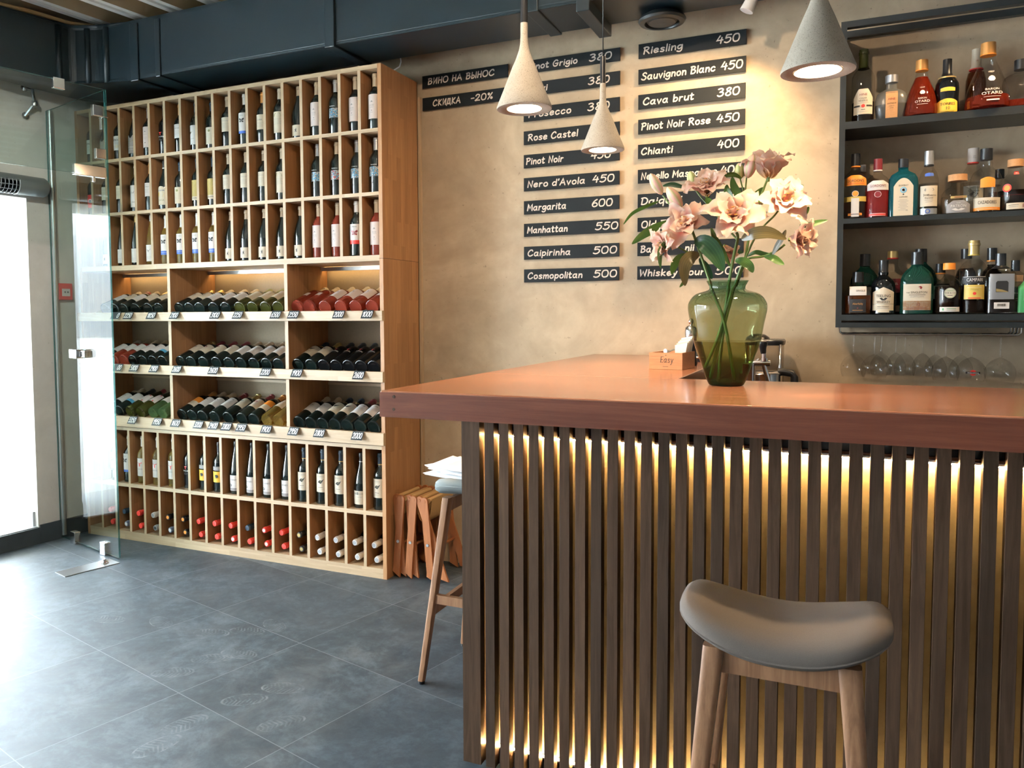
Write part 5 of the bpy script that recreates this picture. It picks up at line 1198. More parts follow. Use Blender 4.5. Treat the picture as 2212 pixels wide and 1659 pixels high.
w = mb('steel'); a = inbox(L * .36, .05, .064); b_ = inbox(L * .62, .10, .064)
w.tube([a, a.lerp(b_, .3), a.lerp(b_, .6) + Vector((0, 0, .006)), b_ + Vector((0, 0, .012)), b_ + Vector((.03, .03, .02))], [.0105, .004, .003, .0025, .002], 8)
tag(w.build('teaspoon'), 'small steel spoon lying across the pine napkin box', 'spoon')

# ------------------------------------------------------------------ beer tap, drinks dispenser and steel urn behind the bar
def at(px, py, y): return onY(px, py, y)
TY = 3.20; s = mpp(at(1650, 790, TY))
t = thing('beer_tap', 'chrome beer tap with a black handle behind the vase', 'beer tap', (at(1652, 790, TY).x, TY, 0.90))
def bt(px, py, dy=0): v = at(px, py, TY) - t.location; v.y += dy; return v
w = mb('chrome'); w.tube([bt(1618, 785), bt(1632, 784), bt(1664, 785)], .0115, 12); w.tube([bt(1650, 786), bt(1653, 800), bt(1658, 815), bt(1661, 826)], .0095, 10); w.tube([bt(1650, 762), bt(1650, 786)], .0085, 10); w.tube([bt(1651, 774), bt(1651, 780)], .013, 10)
w.tube([bt(1634, 780), bt(1640, 776)], .006, 8); w.build('faucet', t)
w = mb('blackplastic'); w.tube([bt(1649, 764), bt(1648, 752), bt(1647.5, 743), bt(1647.5, 738), bt(1647.5, 736)], [.010, .0125, .0185, .0165, .006], 14); w.build('tap_handle', t)
w = mb('chrome'); a = bt(1618, 785); w.tube([a, Vector((a.x, a.y + .02, 0.0))], .024, 16); w.lathe([(0, 0), (.05, 0), (.05, .012), (.0, .012)], 20, lambda p, a=a: Vector((a.x + p.x, a.y + .02 + p.y, p.z))); w.build('tap_column', t)
UY = 3.59
c = at(1643, 800, UY)
t = thing('steel_urn', 'polished steel drum with black handle behind the beer tap', 'urn', (c.x, UY, 0.90))
z1 = at(1643, 801, UY).z - .90
mb('chrome').lathe([(0, 0), (.085, 0), (.088, .02), (.088, z1 - .01), (.078, z1), (0, z1 + .004)], 32).build('urn_body', t)
a = at(1688, 803, UY) - t.location; b_ = at(1716, 815, UY) - t.location
w = mb('blackplastic'); w.tube([Vector((.07, 0, a.z)), Vector((a.x, 0, a.z)), Vector((b_.x - .01, 0, a.z - .006)), Vector((b_.x, 0, b_.z)), Vector((b_.x, 0, b_.z - .06))], .016, 12); w.build('urn_handle', t)
DY = 3.75
xl, xr_ = at(1612, 780, DY).x, at(1694, 780, DY).x; zt = at(1660, 733, DY).z; zl = at(1660, 742, DY).z
t = thing('drinks_dispenser', 'clear drinks dispenser with a black rounded lid against the wall', 'dispenser', ((xl + xr_) / 2, DY, 0.90))
hw = (xr_ - xl) / 2
def rr(sx, sy, z, n=5): return [Vector((sx * c * (abs(c) ** n + abs(q) ** n) ** (-1 / n), sy * q * (abs(c) ** n + abs(q) ** n) ** (-1 / n), z)) for c, q in ((math.cos(2 * PI * k / 32), math.sin(2 * PI * k / 32)) for k in range(32))]
M['smoke'] = thin_glass('smoky plastic', (0.78, 0.72, 0.64), 1.45, 0.05, 0.15, (0.35, 0.30, 0.25))
w = mb('smoke'); w.rings([rr(hw * .96, .10, .12), rr(hw * .96, .10, zl - .90)]); w.build('tank', t)
w = mb('blackplastic'); w.rings([rr(hw, .105, zl - .905), rr(hw * 1.03, .108, zl - .895), rr(hw * 1.03, .108, zt - .90 - .004), rr(hw * .98, .104, zt - .90)]); w.build('lid', t)
w = mb('blackplastic'); k = at(1637, 731, DY) - t.location; w.lathe([(0, 0), (.052, 0), (.048, .010), (.030, .022), (0, .026)], 24, lambda p, k=k: Vector((k.x + p.x, p.y, zt - .90 + p.z))); w.build('lid_dome', t)
w = mb('steel'); w.rings([rr(hw, .105, 0), rr(hw, .105, .12)]); w.build('base', t)
w = mb('chrome')
for sx in (-.9, .86): w.tube([Vector((sx * hw, -.092, .12)), Vector((sx * hw, -.092, zl - .90))], .006, 8)
w.build('frame_rods', t)
c = at(1504, 772, 3.42)
t = thing('card_terminal_stand', 'small black stand behind the napkin box, mostly hidden by the vase', 'stand', (c.x + .0, 3.46, CZ1))
mb('blackplastic').rings([[Vector((x * k, y * k, z)) for x, y in ((-.03, -.03), (.03, -.03), (.03, .03), (-.03, .03))] for k, z in ((1.0, 0.0005), (1.0, .012), (.45, .09))], True, True, False).build('stand_body', t)
w = mb('chrome'); w.tube([Vector((-.02, -.036, .02)), Vector((.03, -.036, .02))], .005, 8); w.build('stand_pin', t)
def smooth_prof(P, k=4):
    out = []
    for i in range(len(P) - 1):
        p0, p1, p2, p3 = P[max(i - 1, 0)], P[i], P[i + 1], P[min(i + 2, len(P) - 1)]
        for j in range(k):
            t_ = j / k; out.append(tuple(.5 * (2 * p1[a] + (-p0[a] + p2[a]) * t_ + (2 * p0[a] - 5 * p1[a] + 4 * p2[a] - p3[a]) * t_ ** 2 + (-p0[a] + 3 * p1[a] - 3 * p2[a] + p3[a]) * t_ ** 3) for a in (0, 1)))
    out.append(P[-1]); return out
# ------------------------------------------------------------------ black steel bottle frame on the back wall
FY, FB = 3.685, WALL_Y - 0.004
fr = thing('bottle_shelf', 'black steel wall frame with three shelves of spirit bottles', 'wall shelf', (0.0, FB, 1.33))
def fz(px, py, y=FY): return onY(px, py, y).z
Z3a, Z3b = fz(1850, 679.6), fz(1850, 692.7); Z2a, Z2b = fz(1830, 472.4), fz(1830, 483.0); Z1a, Z1b = fz(1830, 263.0), fz(1830, 279.0)
ZT1, ZT0 = fz(1832, 45.9), fz(1832, 59.6); ZR1, ZR0 = fz(1832, 68, 3.91), fz(1832, 82, 3.91); ZL1, ZL0 = fz(1830, 697), fz(1830, 707.5)
px0, px1 = -0.015, 0.008; pxe = 1.02
for x0, x1 in ((px0, px1), (pxe, pxe + .023)):
    bw(mb('black').box(x0, x1, FY, FY + .03, ZL0, ZT1), 'front_post', fr); bw(mb('black').box(x0, x1, FB - .03, FB, ZL0, ZT1), 'rear_post', fr); bw(mb('black').box(x0 + .004, x1 - .004, FY + .03, FB - .03, ZL0, ZT1 - .002), 'end_panel', fr)
bw(mb('black').box(px1, pxe, FY, FY + .03, ZT0, ZT1), 'top_front_rail', fr); bw(mb('black').box(px1, pxe, FB - .03, FB, ZR0, ZR1), 'top_rear_rail', fr)
for za, zb in ((Z1a, Z1b), (Z2a, Z2b), (Z3a, Z3b)): bw(mb('black').box(px1, pxe, FY + .001, FB - .002, zb, za), 'shelf_board', fr)
bw(mb('black').box(px1, pxe, FY + .004, FY + .03, ZL0, ZL1), 'lower_rail', fr); bw(mb('black').box(px1, pxe, FY + .03, FB - .01, ZL1 - .004, ZL1), 'lower_tray', fr)

# hanging glass rack under the frame
WZ = fz(1900, 722.0, 3.72)
gr = thing('stemware_rack', 'chrome wire rack under the bottle frame holding upturned wine glasses', 'glass rack', (0.40, 3.81, ZL0))
gx = [onY(1813, 722, 3.70).x, onY(2206, 722, 3.70).x]
for y in (3.695, 3.77, 3.84, 3.905):
    w = mb('chrome'); w.tube([Vector((gx[0], y, ZL0 + .002)), Vector((gx[0] + .002, y, WZ + .008)), Vector((gx[0] + .012, y, WZ)), Vector((gx[1] - .012, y, WZ)), Vector((gx[1] - .002, y, WZ + .008)), Vector((gx[1], y, ZL0 + .002))], .0032, 8); bw(w, 'wire', gr)
def glass(label, px, y, bowl_w, bowl_h, stem, logo=False):
    x = onY(px, 760, y).x; z = WZ + .0036
    t = thing('wine_glass', label, 'wine glass', (x, y, z), group='upturned glasses on the rack')
    r = bowl_w / 2; st = stem
    w = mb('stemglass'); w.lathe([(0.0, .004), (.010, .003), (.034, .0005), (.0345, -.0005), (.012, -.0035), (.0045, -.010), (.0036, -.02), (.0036, -st + .008), (.0055, -st), (.0, -st - .002)], 24); w.build('foot_and_stem', t)
    w = mb('stemglass'); w.lathe(smooth_prof([(.004, -st - .001), (.012, -st - .004), (r * .62, -st - bowl_h * .18), (r * .92, -st - bowl_h * .42), (r, -st - bowl_h * .60), (r * .95, -st - bowl_h * .82), (r * .84, -st - bowl_h)]), 40, caps=(True, False)); w.build('bowl', t)
    if logo:
        w = mb('red'); sh = lambda a, b_: Vector((a, -math.sqrt(max(0, (r * .99) ** 2 - a * a)) - .0012, -st - bowl_h * .62 + b_))
        w.face([sh(.0115 * math.cos(2 * PI * k / 20), .0115 * math.sin(2 * PI * k / 20)) for k in range(20)])
        w.use(M['ink']); w.grid(lambda u, v: sh((u - .5) * .050, (v - .5) * .0085) + Vector((0, -.0006, 0)), 8, 1)
        w.use(M['white']); V, F = type_mesh('MARTINI')
        vv = [w.bm.verts.new(sh(-a * .0098, -b_ * .0075) + Vector((0, -.0012, 0))) for a, b_, _ in V]
        for f in F: q = w.bm.faces.new([vv[i] for i in f]); q.material_index = w.mi
        w.build('logo', t)
k = 4.484
GS = [(287, 0, 230, 0), (490, 0, 240, 0), (555, 1, 190, 0), (697, 0, 175, 1), (785, 1, 190, 0), (955, 0, 180, 1), (1085, 1, 190, 0), (1180, 0, 240, 0), (1330, 1, 200, 0), (1430, 0, 255, 2), (1710, 0, 265, 0)]
fi = bi = 0
for u, back, wd, kind in GS:
    y = 3.875 if back else 3.73; pxx = 1780 + u / k; bwid = wd / k * mpp(onY(pxx, 780, y))
    if back: bi += 1; lab = 'upturned balloon wine glass in the rear row, %s from the left' % ORD[bi]
    else: fi += 1; lab = 'upturned %s in the front row, %s from the left' % (('slim wine glass', 'balloon glass with a red and black logo', 'balloon wine glass')[(1, 2, 0).index(kind) if kind in (1, 2) else 2] if kind else 'balloon wine glass', ORD[fi])
    glass(lab, pxx, y, bwid, .095 if kind == 1 else .098, .082 if kind == 1 else (.088 + .006 * (u > 1000)), kind == 2)

# ------------------------------------------------------------------ spirit bottles
def spirit(label, row, px, ptop, pw, y, pf, glass_m, cap, labels, liquid=None, n=2.0, sy=1.0, rz=0.0, cat='bottle'):
    z0 = {1: Z1a, 2: Z2a, 3: Z3a}[row] + .0005
    P = onY(px, ptop, y); h = P.z - z0; r = pw / 2 * mpp(onY(px, ptop + 60, y))
    t = thing('spirit_bottle', label, cat, (P.x, y, z0), (0, 0, rz), group='spirit bottles on the wall frame')
    hw = r * 1000
    LB = [(m, hw * f, a, b_, top, dec) for m, f, a, b_, top, dec in labels]
    bottle_parts(t, Shape(pf, h, r, n, sy), glass_m, cap, LB, liquid, 40)
    return t, h, r
T = lambda s_, u, v, sz, m='ink', q=1.0: ('type', s_, u, v, sz, m, q)
F_, B_ = 3.755, 3.86
# top shelf
spirit('tall clear cognac bottle with cork stopper, leftmost on the top shelf', 1, 1866.5, 108, 45, F_, 'bordeaux', 'clear', (.74, 'oliveglass', .0012),
       [('cream', .92, .10, .44, 'dome', [T('HINE', 0, 28, 13, 'wine'), T('CIGAR', 0, 13, 9), T('RESERVE', 0, 3, 9), ('bar', 0, -5, 42, 1, 'greyink'), ('bar', -25, -18, 26, 7, 'ink'), ('bar', 25, -18, 26, 7, 'ink'), ('disc', 0, -18, 7, 'red'), ('bar', 0, -33, 16, 2, 'ink'), ('bar', 0, -41, 46, 1, 'greyink')])], ('liq_dark', .28))
o = bpy.data.objects
t, h, r = spirit('squat frosted cognac flask with grey stopper, second on the top shelf', 1, 1926.5, 164, 64, F_, 'flask', 'frost', (.84, 'silvercap', .004),
       [('cork', .36, .03, .62, None, [T('HINE', 0, 22, 12, 'wine'), T('ANTIQUE', 0, 4, 8), ('bar', 0, -6, 20, 1, 'ink'), ('bar', 0, -14, 14, 1, 'ink')])], ('liq_dark', .35), 2.6, .6)
spirit('teardrop decanter full of red cognac, third on the top shelf', 1, 1992, 131, 69, F_, 'tear', 'clear', (.82, 'copper', .0025, 'orange'),
       [(None, 1, .1, .5, None, [T('BARON', 0, -2, 10, 'white'), T('OTARD', 0, -15, 14, 'white', 1.2), ('bar', 0, -26, 40, 1.2, 'white'), T('VSOP', 0, 44, 7, 'white', 1.4), ('poly', [(-12, 22), (-8, 30), (0, 33), (8, 30), (12, 22), (7, 16), (-7, 16)], 'whitecap')])], ('liq_red', .70))
spirit('dark brandy bottle with black neck and yellow label, on the top shelf', 1, 2047, 129, 46, F_, 'belly', 'blackglass', (.66, 'blackplastic', .0016, 'goldcap'),
       [('yellow', .95, .03, .27, 'arch', [T('TORRES', 0, 5, 15), T('10', 0, -12, 18, 'ink', .9), ('bar', 0, -25, 50, 1.4, 'ink')]), ('yellow', .62, .40, .47, 'arch', [])])
spirit('tall cognac bottle with orange neck behind the large decanter', 1, 2110, 107, 40, B_, 'tall', 'clear', (.70, 'cream', .0012, 'red'),
       [(None, 1, .74, .9, None, [T('1795', 0, 0, 9, 'wine')])], ('liq_amber', .66))
spirit('large clear teardrop decanter with ribbed copper stopper, a little red cognac left', 1, 2135.5, 94, 86, F_ - .015, 'tear', 'clear', (.82, 'copper', .0025, 'orange'),
       [(None, 1, .1, .5, None, [T('BARON', 8, -10, 12, 'white', 1.3), T('OTARD', 8, -26, 17, 'white', 1.3), ('bar', 8, -39, 60, 1.4, 'white'), T('VSOP', 8, 62, 10, 'white', 1.4), ('poly', [(-8, 32), (-3, 42), (8, 46), (19, 42), (24, 32), (16, 24), (0, 24)], 'whitecap'), ('bar', 10, -52, 44, 5, 'whitecap')])], ('liq_red', .20))
spirit('square clear decanter at the right end of the top shelf', 1, 2207, 130, 66, F_, 'decanter', 'clear', (.80, 'blackplastic', .003),
       [(None, 1, .3, .6, None, [('bar', 10, 20, 18, 24, 'ink'), ('bar', 0, -2, 30, 1.4, 'greyink')])], ('liq_red', .16), 5, .8)
# middle shelf
spirit('clear gin bottle with orange label and black cap, leftmost on the middle shelf', 2, 1849, 333, 51, F_, 'gin', 'clear', (.80, 'blackplastic', .0014, 'orange'),
       [('orange', .96, .50, .66, 'dome', [T("GORDON'S", 0, -3, 15, 'ink', .86), ('bar', 0, -14, 70, 1.5, 'red')]), ('gold', .96, .26, .335, None, [('disc', 0, 22, 13, 'white'), ('disc', 0, 22, 11, 'orange')]), ('orange', .55, .05, .085, None, [('bar', 0, 0, 40, 2.4, 'navy')]), ('white', .30, .03, .31, None, [])], ('clear', .55))
spirit('small clear bottle with white cap behind the orange label gin', 2, 1863, 357, 30, B_, 'tall', 'clear', (.88, 'whitecap', .0012), [])
spirit('pink gin bottle with white label and wine red cap, second on the middle shelf', 2, 1897, 344, 49, F_, 'gin', 'clear', (.80, 'wine', .0014, 'whitecap'),
       [('white', .96, .46, .62, 'dome', [T("GORDON'S", 0, -3, 14, 'wine', .86)]), (None, 1, .28, .48, None, [('disc', 0, 2, 13, 'white'), ('disc', 0, 2, 11.4, 'wine')]), ('red', .70, .03, .075, None, [('bar', 0, 4.5, 60, 1.4, 'white'), ('bar', 0, -4, 60, 1.4, 'white')])], ('liq_pink', .52))
spirit('square teal glass gin bottle with tall cream label, third on the middle shelf', 2, 1952, 344, 57, F_, 'brick', 'tealglass', (.85, 'blackplastic', .0014),
       [('cream', .66, .02, .66, 'arch', [T('BOMBAY', 0, 46, 10, 'ink', .9), ('disc', 0, 28, 12, 'ltblue'), ('disc', 0, 28, 8, 'cream'), ('disc', 0, 28, 5, 'blue'), ('disc', 0, 10, 3, 'ink'), T('SAPPHIRE', 0, -1, 8, 'ink', .9)] + [('bar', 0, -12 - 6 * q, (30, 38, 24, 34, 28, 36, 20, 34)[q], 1.3, 'greyink') for q in range(8)] + [T('47%', 14, -57, 5)]), (None, 1, .86, .98, None, [('bar', 0, 0, 8, 8, 'white')])], None, 5, .62)
spirit('clear tequila bottle with tall silver cap and cream label on the middle shelf', 2, 2007.5, 327, 39, F_, 'tall', 'clear', (.775, 'silvercap', .0016, 'blackplastic'),
       [('cream', .94, .14, .455, None, [('poly', [(-18, 24), (-14, 31), (14, 31), (18, 24), (14, 20), (-14, 20)], 'greyink'), T('Jose', -10, 5, 12), T('Cuervo', 10, 3, 12, 'ink', .9), T('Especial', 0, -8, 9), ('bar', 0, -17, 30, 1.4, 'greyink'), ('bar', 0, -24, 24, 1.4, 'greyink')]), ('silvercap', .94, .02, .11, None, [('disc', -4, 0, 9, 'blue'), ('disc', -4, 0, 6, 'silvercap')]), ('blue', .5, .60, .655, 'arch', [])], ('clear', .5))
spirit('squat clear tequila bottle with round orange stopper on the middle shelf', 2, 2069, 378, 62, F_ - .01, 'squat', 'clear', (.84, 'cork', .012),
       [('greyink', .70, .02, .33, 'dome', [T('PATRÓN', 0, 2, 15, 'white', .92), T('SILVER', 0, 14, 5, 'white'), ('poly', [(-24, -10), (-10, -6), (0, -12), (10, -6), (24, -10), (10, -16), (-10, -16)], 'white')]), ('goldcap', .48, .38, .44, None, [('bar', 0, 0, 30, 2, 'wine')])], ('clear', .45), 2.6, .8)
spirit('tall clear rum bottle with white neck wrap, behind the squat tequila', 2, 2103, 321, 46, B_, 'tall', 'clear', (.78, 'white', .0016, 'redcap'),
       [('cream', .9, .22, .44, None, [T('Captain', 0, 10, 13), ('poly', [(-16, -4), (-4, 6), (16, -2), (6, -16), (-10, -16)], 'ink')]), (None, 1, .80, .95, None, [T('Captain', 4, 2, 7, 'greyink'), T('Morgan', 4, -5, 7, 'greyink')])], ('clear', .5))
spirit('clear tequila bottle with black cap and low cream band on the middle shelf', 2, 2131.5, 322, 60, F_, 'duck', 'clear', (.83, 'blackplastic', .002),
       [('cream', .95, .075, .225, None, [T('CAZADORES', 0, 0, 18, 'ink', .62)]), ('orange', .95, .03, .075, None, [('bar', 0, 0, 70, 1.4, 'cream')]), ('orange', .46, .38, .54, 'arch', [])], ('clear', .42))
spirit('bottle with square black cap half hidden on the middle shelf', 2, 2160, 366, 40, B_, 'brick', 'clear', (.80, 'blackplastic', .004), [], ('liq_amber', .5), 4, .8)
spirit('dark rum decanter with cork stopper and red seal, right end of the middle shelf', 2, 2194, 345, 66, F_, 'squat', 'clear', (.86, 'cork', .004),
       [('red', 1, .3, .301, None, []), (None, 1, .3, .5, None, [('disc', -36, 8, 16, 'red'), ('disc', -36, 8, 11, 'orange')]), ('cream', .62, .03, .15, None, [T('8', 22, 0, 20, 'wine'), ('bar', -12, 4, 34, 1.4, 'ink'), ('bar', -12, -3, 30, 1.4, 'greyink')]), ('red', .30, .70, .76, None, [('bar', 0, 0, 16, 2, 'white')])], ('liq_dark', .40))
# lowest shelf
spirit('short amber whisky bottle with black label, leftmost on the lowest shelf', 3, 1854, 588, 53, F_ - .02, 'squat', 'clear', (.76, 'blackplastic', .0016),
       [('ink', .60, .05, .36, None, [T('Aberfeldy', 0, 8, 12, 'copper', .85), T('21', 0, -10, 6, 'red'), ('bar', 0, -19, 40, 1.6, 'copper')]), ('white', .62, .45, .66, None, [T('SINGLE', 10, 0, 11, 'ink')])], ('liq_amber', .45), 3, .7)
spirit('green whisky bottle with black cap behind the short amber one', 3, 1869, 549, 56, B_, 'shoulder', 'greenglass', (.80, 'blackplastic', .0016), [('cream', .8, .10, .45, None, [])], ('liq_dark', .5), 2.6, .7)
spirit('black whisky bottle with pointed cream label on the lowest shelf', 3, 1909, 562.5, 48, F_, 'duck', 'blackglass', (.78, 'blackplastic', .0014),
       [('cream', .97, .19, .50, 'peak', [T('TEELING', 0, -2, 16, 'ink', .9), ('poly', [(-15, -11), (-6, -9), (0, -15), (6, -9), (15, -11), (6, -20), (-6, -20)], 'ink'), T('WHISKEY', 0, -27, 13, 'ink', .9)]), ('cream', .97, .07, .185, None, [T('IRISH WHISKEY', 0, 3, 6.5, 'ink'), ('bar', 0, -4, 46, 1.4, 'greyink')]), ('cream', .5, .035, .085, None, [])])
spirit('clear whisky bottle with gold and red cap leaning its red label behind', 3, 1929, 543, 46, B_, 'tall', 'clear', (.88, 'goldcap', .0016, 'red'), [('wine', .96, .34, .56, None, [T('LABEL', 4, 8, 12, 'cream')]), ('cream', .6, .04, .14, None, [])], ('liq_dark', .40), 4, .9)
spirit('large flat green whisky bottle with cream label numbered twelve', 3, 1982, 545, 64, F_, 'shoulder', 'greenglass', (.80, 'blackplastic', .0018),
       [('cream', .82, .065, .485, None, [('poly', [(2, 42), (12, 46), (18, 40), (14, 32), (8, 36), (10, 40)], 'wine'), T('THE', -34, 18, 7), T('SINGLETON', 6, 19, 13, 'ink', .86), ('bar', 0, 9, 60, 1.6, 'ink'), T('DUFFTOWN', 0, 1, 9, 'greyink')]), ('cork', .82, .065, .215, None, [T('12', 4, 3, 16, 'wine'), ('bar', 0, -9, 76, 1.4, 'wine'), ('bar', 0, -14, 76, 1.4, 'wine')])], ('liq_dark', .40), 2.6, .6)
spirit('second green whisky bottle, right behind the one numbered twelve', 3, 1990, 538, 62, B_, 'shoulder', 'greenglass', (.80, 'blackplastic', .0018), [], ('liq_dark', .45), 2.6, .6)
spirit('small dark bottle half hidden behind the round label whisky', 3, 2032, 570, 40, B_, 'tall', 'clear', (.80, 'blackplastic', .002, 'orange'), [('cream', .9, .30, .56, None, [])], ('liq_dark', .6))
spirit('whiskey bottle with round pale label and orange stopper on the lowest shelf', 3, 2051, 568.5, 55, F_, 'belly', 'clear', (.87, 'orange', .0045),
       [(None, 1, .2, .6, None, [('disc', 0, 2, 21, 'cream'), ('disc', 0, 2, 19.4, 'green'), ('disc', 0, 2, 18.4, 'cream'), T('ROE & CO', 0, 2, 8.5, 'ink'), ('bar', 0, 11, 22, 1.6, 'green'), ('bar', 0, -8, 20, 1.6, 'ink')]), ('white', .72, .045, .14, None, [('bar', 6, 3, 34, 1.6, 'green'), ('bar', 6, -3, 34, 1.6, 'greyink'), ('bar', -24, 0, 6, 9, 'green')])], ('liq_dark', .55))
spirit('dark bottle with black cap behind the red lettered aperitif', 3, 2088, 538, 44, B_, 'tall', 'clear', (.85, 'blackplastic', .002), [], ('liq_dark', .7))
spirit('tall clear aperitif bottle with gold cap and white lettering on the lowest shelf', 3, 2104.5, 520, 51, F_, 'bordeaux', 'clear', (.80, 'goldcap', .0014, 'gold'),
       [('ink', .98, .41, .51, None, [T('CAMPARI', 0, 0, 19, 'white', .72), ('bar', 0, 13, 84, 1.6, 'white')]), ('gold', .80, .20, .395, None, [('bar', 0, 18, 50, 1.4, 'cream'), T('Milano', 0, 10, 10, 'olive'), ('disc', 0, -6, 6, 'red'), ('bar', 0, -24, 44, 3.4, 'red')])], ('liq_dark', .18))
spirit('dark bottle with orange topped cap behind the square bottle', 3, 2143.5, 536, 46, B_, 'duck', 'clear', (.80, 'blackplastic', .002, 'orange'), [], ('liq_dark', .75))
spirit('square clear bottle showing its black back label and barcode, on the lowest shelf', 3, 2162.5, 548, 56, F_, 'brick', 'clear', (.76, 'blackplastic', .0016),
       [('silvercap', .80, .24, .66, None, [('poly', [(-21, -22), (-21, 16), (-16, 22), (16, 22), (21, 16), (21, -22)], 'ink')] + [('bar', -2, 14 - 5 * q, 30, 1.2, 'greyink') for q in range(5)] + [('poly', [(-20, -8), (0, -12), (20, -20), (20, -22), (-20, -20)], 'goldcap')]), ('white', .50, .085, .19, None, [('bar', -14 + 3 * q, 2, 1.3 + (q % 3) * .4, 10, 'ink') for q in range(10)])], ('liq_dark', .30), 5, .85)
spirit('square whiskey bottle with black cap and kraft label near the right edge', 3, 2194, 562.5, 46, B_ - .03, 'brick', 'clear', (.80, 'blackplastic', .0016), [('cork', .9, .60, .72, None, []), ('ink', .85, .06, .50, None, [T('DANIEL', 0, 22, 10, 'cream'), ('bar', 0, 0, 40, 1.6, 'cream'), ('bar', 0, -8, 30, 1.6, 'cream')])], ('liq_amber', .5), 5, .85)
spirit('bottle with a bright green and white label at the right edge, lowest shelf', 3, 2220, 592, 40, F_, 'brick', 'clear', (.80, 'blackplastic', .0016), [('green', .95, .03, .84, None, [('bar', -10, 10, 12, 50, 'white'), ('bar', 8, -10, 4, 60, 'white')])], None, 5, .9)
# ------------------------------------------------------------------ green glass vase
VP = onZ(1565.5, 834, CZ1); VP.y += 0.03
s = mpp(VP + Vector((0, 0, .15)))
VX, VYc = VP.x, VP.y
prof_px = [(834, 30), (833, 36), (818, 42), (786, 53), (743, 68), (700, 76), (666, 82), (649, 78), (635, 65), (626.5, 40), (619.5, 37.5), (614, 40), (606.5, 44)]
def vz(py): return onY(VX and 1566, py, VYc).z
VB = CZ1
PV = []
for py, r_ in prof_px: PV.append((r_ * s, max(0.0006, vz(py) - VB)))
PV[0] = (PV[0][0], .0006); PV[1] = (PV[1][0], .002)
PVs = smooth_prof(PV[1:], 5)
def vase_glass():
    m, nt, b = nt_new('green vase glass'); nt.nodes.remove(b); out = nt.nodes['Material Output']
    tc = nt.nodes.new('ShaderNodeTexCoord'); sp = nt.nodes.new('ShaderNodeSeparateXYZ'); nt.links.new(tc.outputs['Object'], sp.inputs[0])
    f = mth(nt, 'DIVIDE', sp.outputs[2], .30)      # the glass itself is dyed darker towards its thick foot
    col = ramp(nt, f, [(0.0, (0.03, 0.16, 0.09)), (0.14, (0.20, 0.48, 0.28)), (0.32, (0.60, 0.66, 0.46)), (0.72, (0.60, 0.64, 0.48)), (0.93, (0.32, 0.48, 0.37))])
    tr = N(nt, 'ShaderNodeBsdfTransparent'); nt.links.new(col, tr.inputs[0])
    gl = N(nt, 'ShaderNodeBsdfGlossy'); gl.inputs['Roughness'].default_value = 0.01
    fr_ = schlick(nt, 1.5)
    mx = nt.nodes.new('ShaderNodeMixShader'); nt.links.new(fr_, mx.inputs[0]); nt.links.new(tr.outputs[0], mx.inputs[1]); nt.links.new(gl.outputs[0], mx.inputs[2])
    nt.links.new(mx.outputs[0], out.inputs[0]); return m
M['vase'] = vase_glass()
M['vase_foot'] = flat('thick green glass foot', (0.004, 0.020, 0.013), 0.05, spec=0.6)
va = thing('glass_vase', 'large green glass vase half filled with water on the bar top', 'vase', (VX, VYc, VB))
w = mb('vase'); w.lathe(PVs, 64, caps=(False, False)); w.bm.faces.ensure_lookup_table()
w.build('vase_body', va)
w = mb('vase_foot'); w.lathe([(0, .0006), (PV[1][0] * .93, .0008), (PV[1][0] * .985, .003), (PV[1][0] * 1.0, .011), (0, .014)], 48); w.build('vase_foot', va)
wl = vz(737) - VB
def vr(z):
    for (a, za), (b_, zb) in zip(PVs, PVs[1:]):
        if za <= z <= zb: return a + (b_ - a) * (z - za) / max(1e-6, zb - za)
    return PVs[0][0]
M['water'] = thin_glass('vase water', (0.80, 0.78, 0.58), 1.2, 0.0)
w = mb('water'); zs = [.016 + (wl - .016) * i / 12 for i in range(13)]
w.lathe([(0, .016)] + [(vr(z) - .0025, z) for z in zs] + [(0, wl)], 48); w.build('water', va)

# ------------------------------------------------------------------ lilies
def petal_mat():
    m, nt, b = nt_new('pink lily petal')
    uv = N(nt, 'ShaderNodeAttribute'); uv.attribute_name = 'petal'; sp = nt.nodes.new('ShaderNodeSeparateXYZ'); nt.links.new(uv.outputs['Vector'], sp.inputs[0])
    l, x = sp.outputs[0], sp.outputs[1]          # along, across (petal's own markings)
    ctr = mth(nt, 'SUBTRACT', 1.0, mth(nt, 'MULTIPLY', mth(nt, 'ABSOLUTE', x), 1.25), clamp=True)
    blush = mth(nt, 'MULTIPLY', ctr, mth(nt, 'SUBTRACT', 1.0, mth(nt, 'ABSOLUTE', mth(nt, 'SUBTRACT', mth(nt, 'MULTIPLY', l, 1.7), 0.7)), clamp=True), clamp=True)
    col = mixc(nt, mth(nt, 'MULTIPLY', blush, 1.15, clamp=True), (0.72, 0.53, 0.44), (0.74, 0.25, 0.22))
    thr = mth(nt, 'SUBTRACT', 1.0, mth(nt, 'MULTIPLY', l, 3.2), clamp=True)
    col = mixc(nt, mth(nt, 'MULTIPLY', thr, 0.9), col, (0.74, 0.46, 0.15))
    oi = nt.nodes.new('ShaderNodeObjectInfo'); col = mixc(nt, mth(nt, 'MULTIPLY', oi.outputs['Random'], 0.45), col, (0.76, 0.60, 0.44))
    nt.links.new(col, b.inputs['Base Color']); b.inputs['Roughness'].default_value = 0.55; b.inputs['Specular IOR Level'].default_value = 0.3
    tl_ = N(nt, 'ShaderNodeBsdfTranslucent'); nt.links.new(col, tl_.inputs[0]); mx = nt.nodes.new('ShaderNodeMixShader'); mx.inputs[0].default_value = 0.35
    nt.links.new(b.outputs[0], mx.inputs[1]); nt.links.new(tl_.outputs[0], mx.inputs[2]); nt.links.new(mx.outputs[0], nt.nodes['Material Output'].inputs[0])
    return m
M['petal'] = petal_mat()
